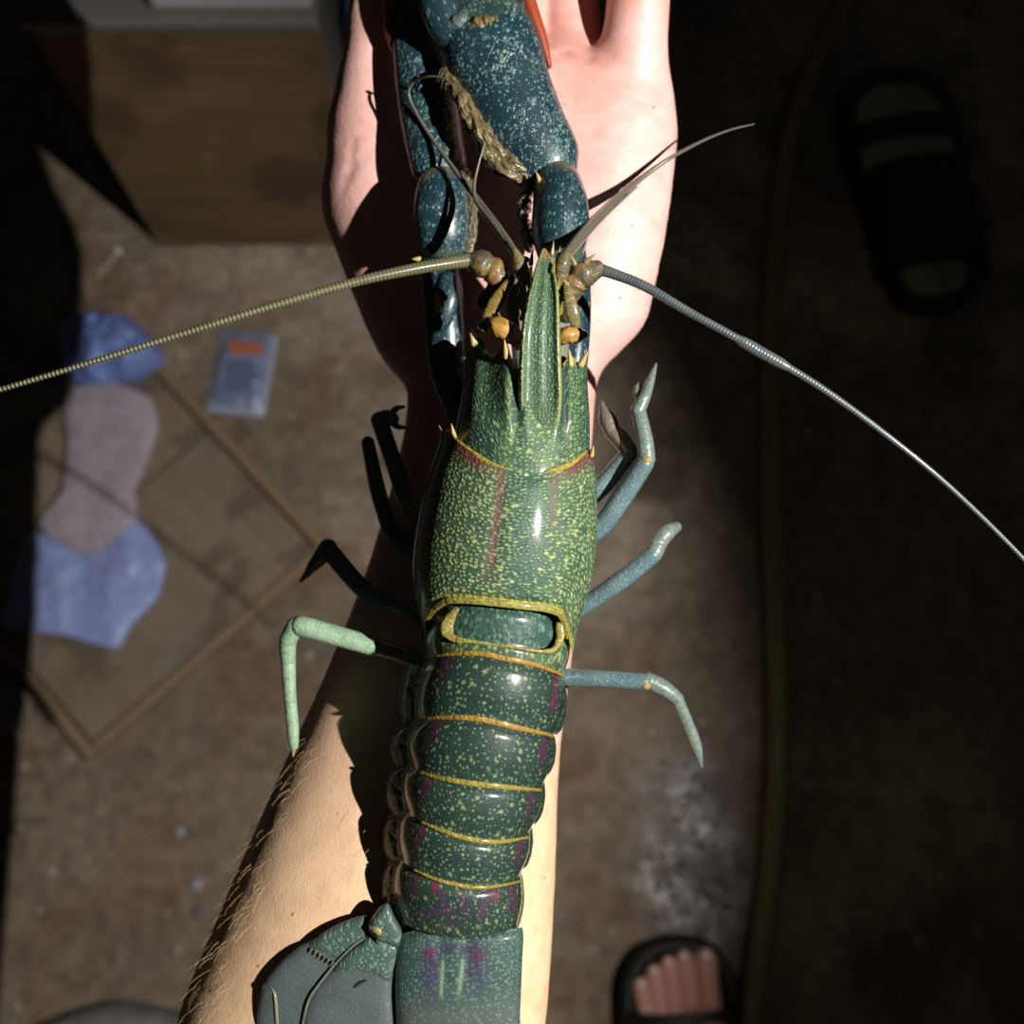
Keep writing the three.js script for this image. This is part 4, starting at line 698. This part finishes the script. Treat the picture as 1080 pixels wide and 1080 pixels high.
{   // sealed sachet with an orange print
  const t = texPair(256, 384, (u, v) => { const n = fbm(u * 8, v * 10, 5); let c = mixc([92, 110, 152], [158, 170, 196], n); const e = Math.min(u, 1 - u, v, 1 - v); c = mixc(c, [174, 182, 202], sstep(0.09, 0.05, e) * 0.8); const pr = sstep(0.66, 0.68, v) * sstep(0.84, 0.82, v) * sstep(0.2, 0.23, u) * sstep(0.84, 0.81, u); c = mixc(c, [196, 112, 76], pr * (0.55 + 0.45 * sstep(0.35, 0.5, fbm(u * 26, v * 12, 7)))); c = mixc(c, [96, 108, 140], 0.7 * sstep(0.2, 0.22, v) * sstep(0.6, 0.58, v) * sstep(0.24, 0.27, u) * sstep(0.78, 0.75, u)); return [...c, n, 1]; });
  const c = G(257, 394), a = G(265, 350), b = G(249, 438), dir = a.clone().sub(b), len = dir.length(), w = G(284, 396).sub(G(223, 396)).length();
  const g = gridGeo(32, 48, (u, tt) => { const v = tt * 2, k = v <= 1 ? v : 2 - v, x = (u - 0.5) * w, z = (0.5 - k) * len, pil = (1 - (2 * u - 1) ** 4) * (1 - (2 * k - 1) ** 4), h = pil * 0.011 * (0.85 + 0.3 * fbm(u * 5, k * 6, 3)); return V(x, v <= 1 ? 0.0036 + h : 0.0026 + 0.0006 * (1 - pil), z); });
  const uv = g.attributes.uv; for (let i = 0; i < uv.count; i++) { const v = uv.getY(i) * 2; uv.setY(i, v <= 1 ? v : 2 - v); }
  g.rotateY(-Math.atan2(dir.x, -dir.z)); 
  solo('plastic_sachet', g, mat({ map: t.map, bumpMap: t.bump, bumpScale: 0.002, roughness: 0.3 }), 'small blue and white plastic sachet with orange print', 'packet', V(c.x, 0, c.z));
}
{   // short pale rod
  const a = G(101, 293, 0.006), b = G(124, 265, 0.006), dir = b.clone().sub(a), len = dir.length(), o = thing('metal_bolt', 'short grey metal bolt lying on the dirt near the box', 'bolt', a.clone().lerp(b, 0.5).setY(0));
  const q = new THREE.Quaternion().setFromUnitVectors(V(0, 1, 0), dir.clone().normalize());
  part(o, 'shaft', new THREE.CylinderGeometry(0.0035, 0.003, len, 14).applyQuaternion(q).translate(0, 0.0055, 0), mat({ color: '#9a958c', roughness: 0.5 }));
  part(o, 'head', new THREE.CylinderGeometry(0.0065, 0.0065, 0.006, 6).translate(0, len / 2, 0).applyQuaternion(q).translate(0, 0.0065, 0), mat({ color: '#c4bfb8', roughness: 0.4 }));
}
// pebbles and paper scraps
const stoneGeo = (seed) => { const g = mergeVertices(new THREE.IcosahedronGeometry(1, 3)), p = g.attributes.position; for (let i = 0; i < p.count; i++) { const v = V(p.getX(i), p.getY(i), p.getZ(i)), k = 0.75 + 0.5 * fbm(v.x * 1.4 + seed * 3, v.y * 1.4 + v.z * 1.1, seed); p.setXYZ(i, v.x * k, v.y * k * 0.7, v.z * k); } g.computeVertexNormals(); return g; };
const stoneGeos = [1, 2, 3, 4].map(stoneGeo), stoneMats = ['#8d8884', '#a39ca6', '#7a6a60', '#75716c'].map((c) => mat({ color: c, roughness: 0.7 }));
[[98, 817, 5, 'grey', 'grey pebble on the dirt just below the near corner of the wooden tray'], [190, 877, 6, 'pale grey', 'pale pebble on bare dirt halfway between wooden tray and forearm'], [208, 933, 7, 'pale grey', 'larger pale pebble close to the hairy edge of the forearm'], [165, 788, 4, 'grey', 'small grey pebble on dirt close to the long near edge of the wooden tray'], [20, 872, 8, 'brown', 'brown pebble on the dirt, biggest of the scattered pebbles'], [2, 903, 5, 'grey', 'grey pebble right beside the brown pebble'], [212, 962, 6, 'dull grey', 'dull grey pebble next to the larger pale pebble by the forearm'], [186, 1002, 5, 'dull grey', 'dull grey pebble between the grey sack and the forearm'], [150, 905, 3, 'dull grey', 'tiny dull pebble on bare dirt, smallest of the scattered pebbles']].forEach(([x, y, r, c, label], i) => {
  const p = G(x, y), m = new THREE.Mesh(stoneGeos[i % 4], stoneMats[c === 'brown' ? 2 : c === 'pale grey' ? 1 : i % 2 ? 0 : 3]); m.name = numbered('pebble'); m.castShadow = m.receiveShadow = true; const s = r / 1050; m.scale.setScalar(s); m.position.set(p.x, groundH(p.x, p.z) + s * 0.42, p.z); m.rotation.y = i * 1.7; scene.add(m);
  tag(m, label, 'pebble', 'pebbles on the dirt beside the forearm');
});
{
  const p = G(-8, 748), s = 0.034, m = solo('stone', stoneGeo(9), mat({ color: '#6e6b69', roughness: 0.8 }), 'larger grey stone at the corner of the wooden tray', 'stone', V(p.x, 0.012, p.z)); m.scale.set(s, s * 0.7, s);
}
{   // pale sack at the near edge
  const out = [[30, 1090], [70, 1068], [120, 1054], [170, 1060], [215, 1078], [225, 1120], [120, 1190], [20, 1160]], c = [120, 1110], base = G(...c), pts = new THREE.CatmullRomCurve3(out.map(([x, y]) => G(x, y, 0.004).sub(base)), true, 'catmullrom', 0.4).getPoints(100);
  const g = gridGeo(100, 40, (u, t) => { const p = pts[Math.round(u * 100) % pts.length], tt = t * 2, k = tt <= 1 ? tt : 2 - tt, x = p.x * k, z = p.z * k, d = Math.sqrt(Math.max(0, 1 - k ** 5)); return V(x, tt <= 1 ? 0.006 + d * (0.035 + 0.02 * (fbm(x * 24, z * 24, 4) - 0.5)) : 0.004, z); });
  const p = g.attributes.position, uv = g.attributes.uv; for (let i = 0; i < p.count; i++) uv.setXY(i, p.getX(i) * 8, p.getZ(i) * 8);
  solo('grey_sack', g, bagMat('#7d7a78', 0.8), 'slumped pale grey sack on the dirt below the pebbles', 'sack', V(base.x, 0, base.z));
}
{   // wet gravel that glitters in the torch light
  const n = 150, im = new THREE.InstancedMesh(stoneGeos[1], mat({ color: '#6a6560', roughness: 0.3, clearcoat: 0.7, clearcoatRoughness: 0.12 }), n), o = new THREE.Object3D(); im.name = 'wet_gravel'; im.castShadow = im.receiveShadow = true;
  let k = 0; while (k < n) { const px = 680 + 105 * rnd(), py = 800 + 215 * rnd(), p = G(px, py); if (rnd() > wetAt(p.x, p.z) * 0.95 + 0.01) continue; const s = 0.0012 + 0.0034 * rnd() ** 2; o.position.set(p.x, groundH(p.x, p.z) + s * 0.2, p.z); o.rotation.set(rnd() * 0.5, rnd() * 6.28, rnd() * 0.5); o.scale.set(s, s * (0.6 + 0.5 * rnd()), s); o.updateMatrix(); im.setMatrixAt(k++, o.matrix); }
  im.userData.kind = 'stuff'; scene.add(im); tag(im, 'patch of wet glittering grey gravel in front of the sandal', 'gravel');
}

// ───────────── hose, shoes, foot ─────────────
{
  const pts = [[925, -60], [895, 0], [858, 70], [832, 150], [819, 240], [813, 330], [812, 440], [815, 560], [819, 680], [820, 800], [812, 920], [797, 1030], [780, 1120]].map(([x, y]) => G(x, y, 0.012).setY(0.0125));
  const g = new THREE.TubeGeometry(new THREE.CatmullRomCurve3(pts), 120, 0.0115, 14);
  solo('garden_hose', g, mat({ color: '#8a7c52', roughness: 0.6 }), 'olive hose running along the dark dirt right of the arm', 'hose');
}
const rubber = mat({ color: '#141414', roughness: 0.62 }), insoleTex = texPair(256, 256, (u, v) => { const n = fbm(u * 12, v * 12, 5), k = 0.75 + 0.5 * n; return [150 * k, 146 * k, 130 * k, n, 1]; });
function soleShape(len, w) { return new THREE.Shape(new THREE.CatmullRomCurve3([V(0, 0, 0), V(0.36 * w, 0.03 * len, 0), V(0.52 * w, 0.16 * len, 0), V(0.5 * w, 0.34 * len, 0), V(0.38 * w, 0.56 * len, 0), V(0.37 * w, 0.82 * len, 0), V(0.26 * w, 0.97 * len, 0), V(0, len, 0), V(-0.28 * w, 0.97 * len, 0), V(-0.38 * w, 0.82 * len, 0), V(-0.42 * w, 0.56 * len, 0), V(-0.5 * w, 0.34 * len, 0), V(-0.48 * w, 0.14 * len, 0), V(-0.3 * w, 0.03 * len, 0)], true).getPoints(80).map((p) => new THREE.Vector2(p.x, p.y))); }
const soleGeo = (len, w, h, y0) => new THREE.ExtrudeGeometry(soleShape(len, w), { depth: h, bevelEnabled: true, bevelSize: 0.003, bevelThickness: 0.003, bevelSegments: 3, steps: 1 }).rotateX(Math.PI / 2).translate(0, y0 + h + 0.003, 0);   // toe at z 0, heel at z len
function strapGeo(z0, z1, hw, hgt, y0, thick, n = 28) {              // band arching across the foot from side to side
  return gridGeo(n, 10, (u, t) => { const a = Math.PI * (1 - u), v = t * 2, k = v <= 1 ? v : 2 - v, r = v <= 1 ? 1 : 1 - thick / hw, z = lerp(z0, z1, k); return V(Math.cos(a) * hw * r, y0 + Math.sin(a) ** 0.7 * hgt * (v <= 1 ? 1 : 1 - thick / hgt), z + 0.004 * Math.sin(a)); });
}
{
  const toe = G(706, 988), turn = 0.06, len = 0.265, w = 0.1;
  const s = thing('sandal', 'black rubber sandal worn on the foot beside wet gravel', 'sandal', V(toe.x, 0.004, toe.z)); s.rotation.y = turn;
  part(s, 'sole', soleGeo(len, w, 0.018, 0), rubber);
  part(s, 'toe_rim', new THREE.TubeGeometry(new THREE.CatmullRomCurve3([V(-0.049, 0.026, 0.075), V(-0.045, 0.028, 0.035), V(-0.028, 0.03, 0.012), V(0, 0.031, 0.005), V(0.03, 0.03, 0.012), V(0.047, 0.028, 0.038), V(0.05, 0.026, 0.075)]), 50, 0.0075, 12), rubber, 'raised black rim around the toes');
  part(s, 'strap', strapGeo(0.056, 0.09, 0.055, 0.05, 0.016, 0.005), rubber);
  part(s, 'strap', strapGeo(0.13, 0.155, 0.05, 0.075, 0.016, 0.005), rubber);
  // the foot: left foot, big toe to the right, seen from above
  const toes = [[0.026, 0.018, 0.0115, 0.06], [0.006, 0.016, 0.0085, 0.066], [-0.009, 0.02, 0.008, 0.068], [-0.023, 0.027, 0.0078, 0.07], [-0.036, 0.037, 0.0076, 0.074]];
  const field = (x, y, z) => {
    let d = capsule(x, y, z, V(0.006, 0.046, 0.085), V(0.004, 0.06, 0.16), 0.022, 0.03);
    d = smin(d, capsule(x, y, z, V(-0.02, 0.04, 0.09), V(-0.008, 0.05, 0.18), 0.018, 0.028), 0.02);
    d = smin(d, capsule(x, y, z, V(0.024, 0.042, 0.08), V(0.012, 0.055, 0.17), 0.02, 0.026), 0.02);
    d = smin(d, capsule(x, y, z, V(0, 0.055, 0.2), V(0, 0.05, 0.232), 0.031, 0.03), 0.02);
    d = smin(d, capsule(x, y, z, V(0, 0.09, 0.195), V(0.01, 0.5, 0.26), 0.034, 0.05), 0.03);
    let t = 1; for (const [tx, tz, r, bz] of toes) t = smin(t, Math.min(capsule(x, y, z, V(tx, 0.031 + r * 0.4, tz), V(tx * 0.96, 0.04, lerp(tz, bz, 0.5)), r, r * 0.95), capsule(x, y, z, V(tx * 0.96, 0.04, lerp(tz, bz, 0.5)), V(tx * 0.9, 0.042, bz + 0.02), r * 0.95, r * 1.2)), 0.002);
    d = smin(d, t, 0.006);
    return Math.max(d, 0.0225 - y);
  };
  const g = nets([-0.09, 0.015, -0.01], [0.09, 0.52, 0.34], 0.003, field);
  const foot = solo('person', g, mat({ color: '#c98f80', roughness: 0.55 }), 'bare foot with pink toes inside the black sandal', 'person', V(toe.x, 0.004, toe.z)); foot.rotation.y = turn;
  const nailMat = mat({ color: '#d6aba0', roughness: 0.3 });
  for (const [tx, tz, r] of toes) part(foot, 'toenail', new THREE.SphereGeometry(1, 14, 10).scale(r * 0.62, r * 0.25, r * 0.7).translate(tx, 0.031 + r * 1.26, tz - r * 0.25), nailMat);
}
{   // empty black sandal in the dark
  const p = G(930, 95), s = thing('empty_sandal', 'empty black sandal with pale worn insole lying in the dark', 'sandal', V(p.x, 0.004, p.z)); s.rotation.y = 0.1;
  part(s, 'sole', soleGeo(0.3, 0.13, 0.016, 0), rubber);
  part(s, 'insole', soleGeo(0.27, 0.105, 0.001, 0.02).translate(0, 0, 0.015), mat({ map: insoleTex.map, roughness: 0.9 }), 'pale worn insole');
  part(s, 'strap', strapGeo(0.075, 0.105, 0.066, 0.05, 0.012, 0.005), rubber);
  part(s, 'strap', strapGeo(0.135, 0.268, 0.06, 0.062, 0.012, 0.005), rubber);
  part(s, 'toe_rim', new THREE.TubeGeometry(new THREE.CatmullRomCurve3([V(-0.06, 0.024, 0.09), V(-0.056, 0.026, 0.045), V(-0.033, 0.028, 0.014), V(0, 0.029, 0.006), V(0.038, 0.028, 0.014), V(0.059, 0.026, 0.05), V(0.063, 0.024, 0.09)]), 50, 0.008, 12), rubber);
}
// ───────────── the torch behind the camera that lights it all ─────────────
{
  const dir = TORCH_TO.clone().sub(TORCH_AT).normalize(), q = new THREE.Quaternion().setFromUnitVectors(V(0, 0, -1), dir), t = thing('torch', 'small black hand torch shining down on the crayfish', 'torch', TORCH_AT.clone().addScaledVector(dir, -0.012)); t.quaternion.copy(q);
  const body = new THREE.LatheGeometry([[0, 0.13], [0.011, 0.13], [0.012, 0.125], [0.012, 0.05], [0.016, 0.035], [0.017, 0.008], [0.0165, 0.002], [0.0145, 0.002], [0.0145, 0.006]].map(([x, y]) => new THREE.Vector2(x, y)), 32).rotateX(Math.PI / 2);
  part(t, 'body', body, mat({ color: '#101010', roughness: 0.4, metalness: 0.5 }));
  part(t, 'lens', new THREE.CylinderGeometry(0.0145, 0.0145, 0.002, 32).rotateX(Math.PI / 2).translate(0, 0, 0.006), new THREE.MeshStandardMaterial({ color: '#ffffff', emissive: '#fff4e2', emissiveIntensity: 4 }));
}
scene.traverse((o) => { if (o.isMesh) { o.castShadow = true; o.receiveShadow = true; } });
console.log('done');
renderer.render(scene, camera);
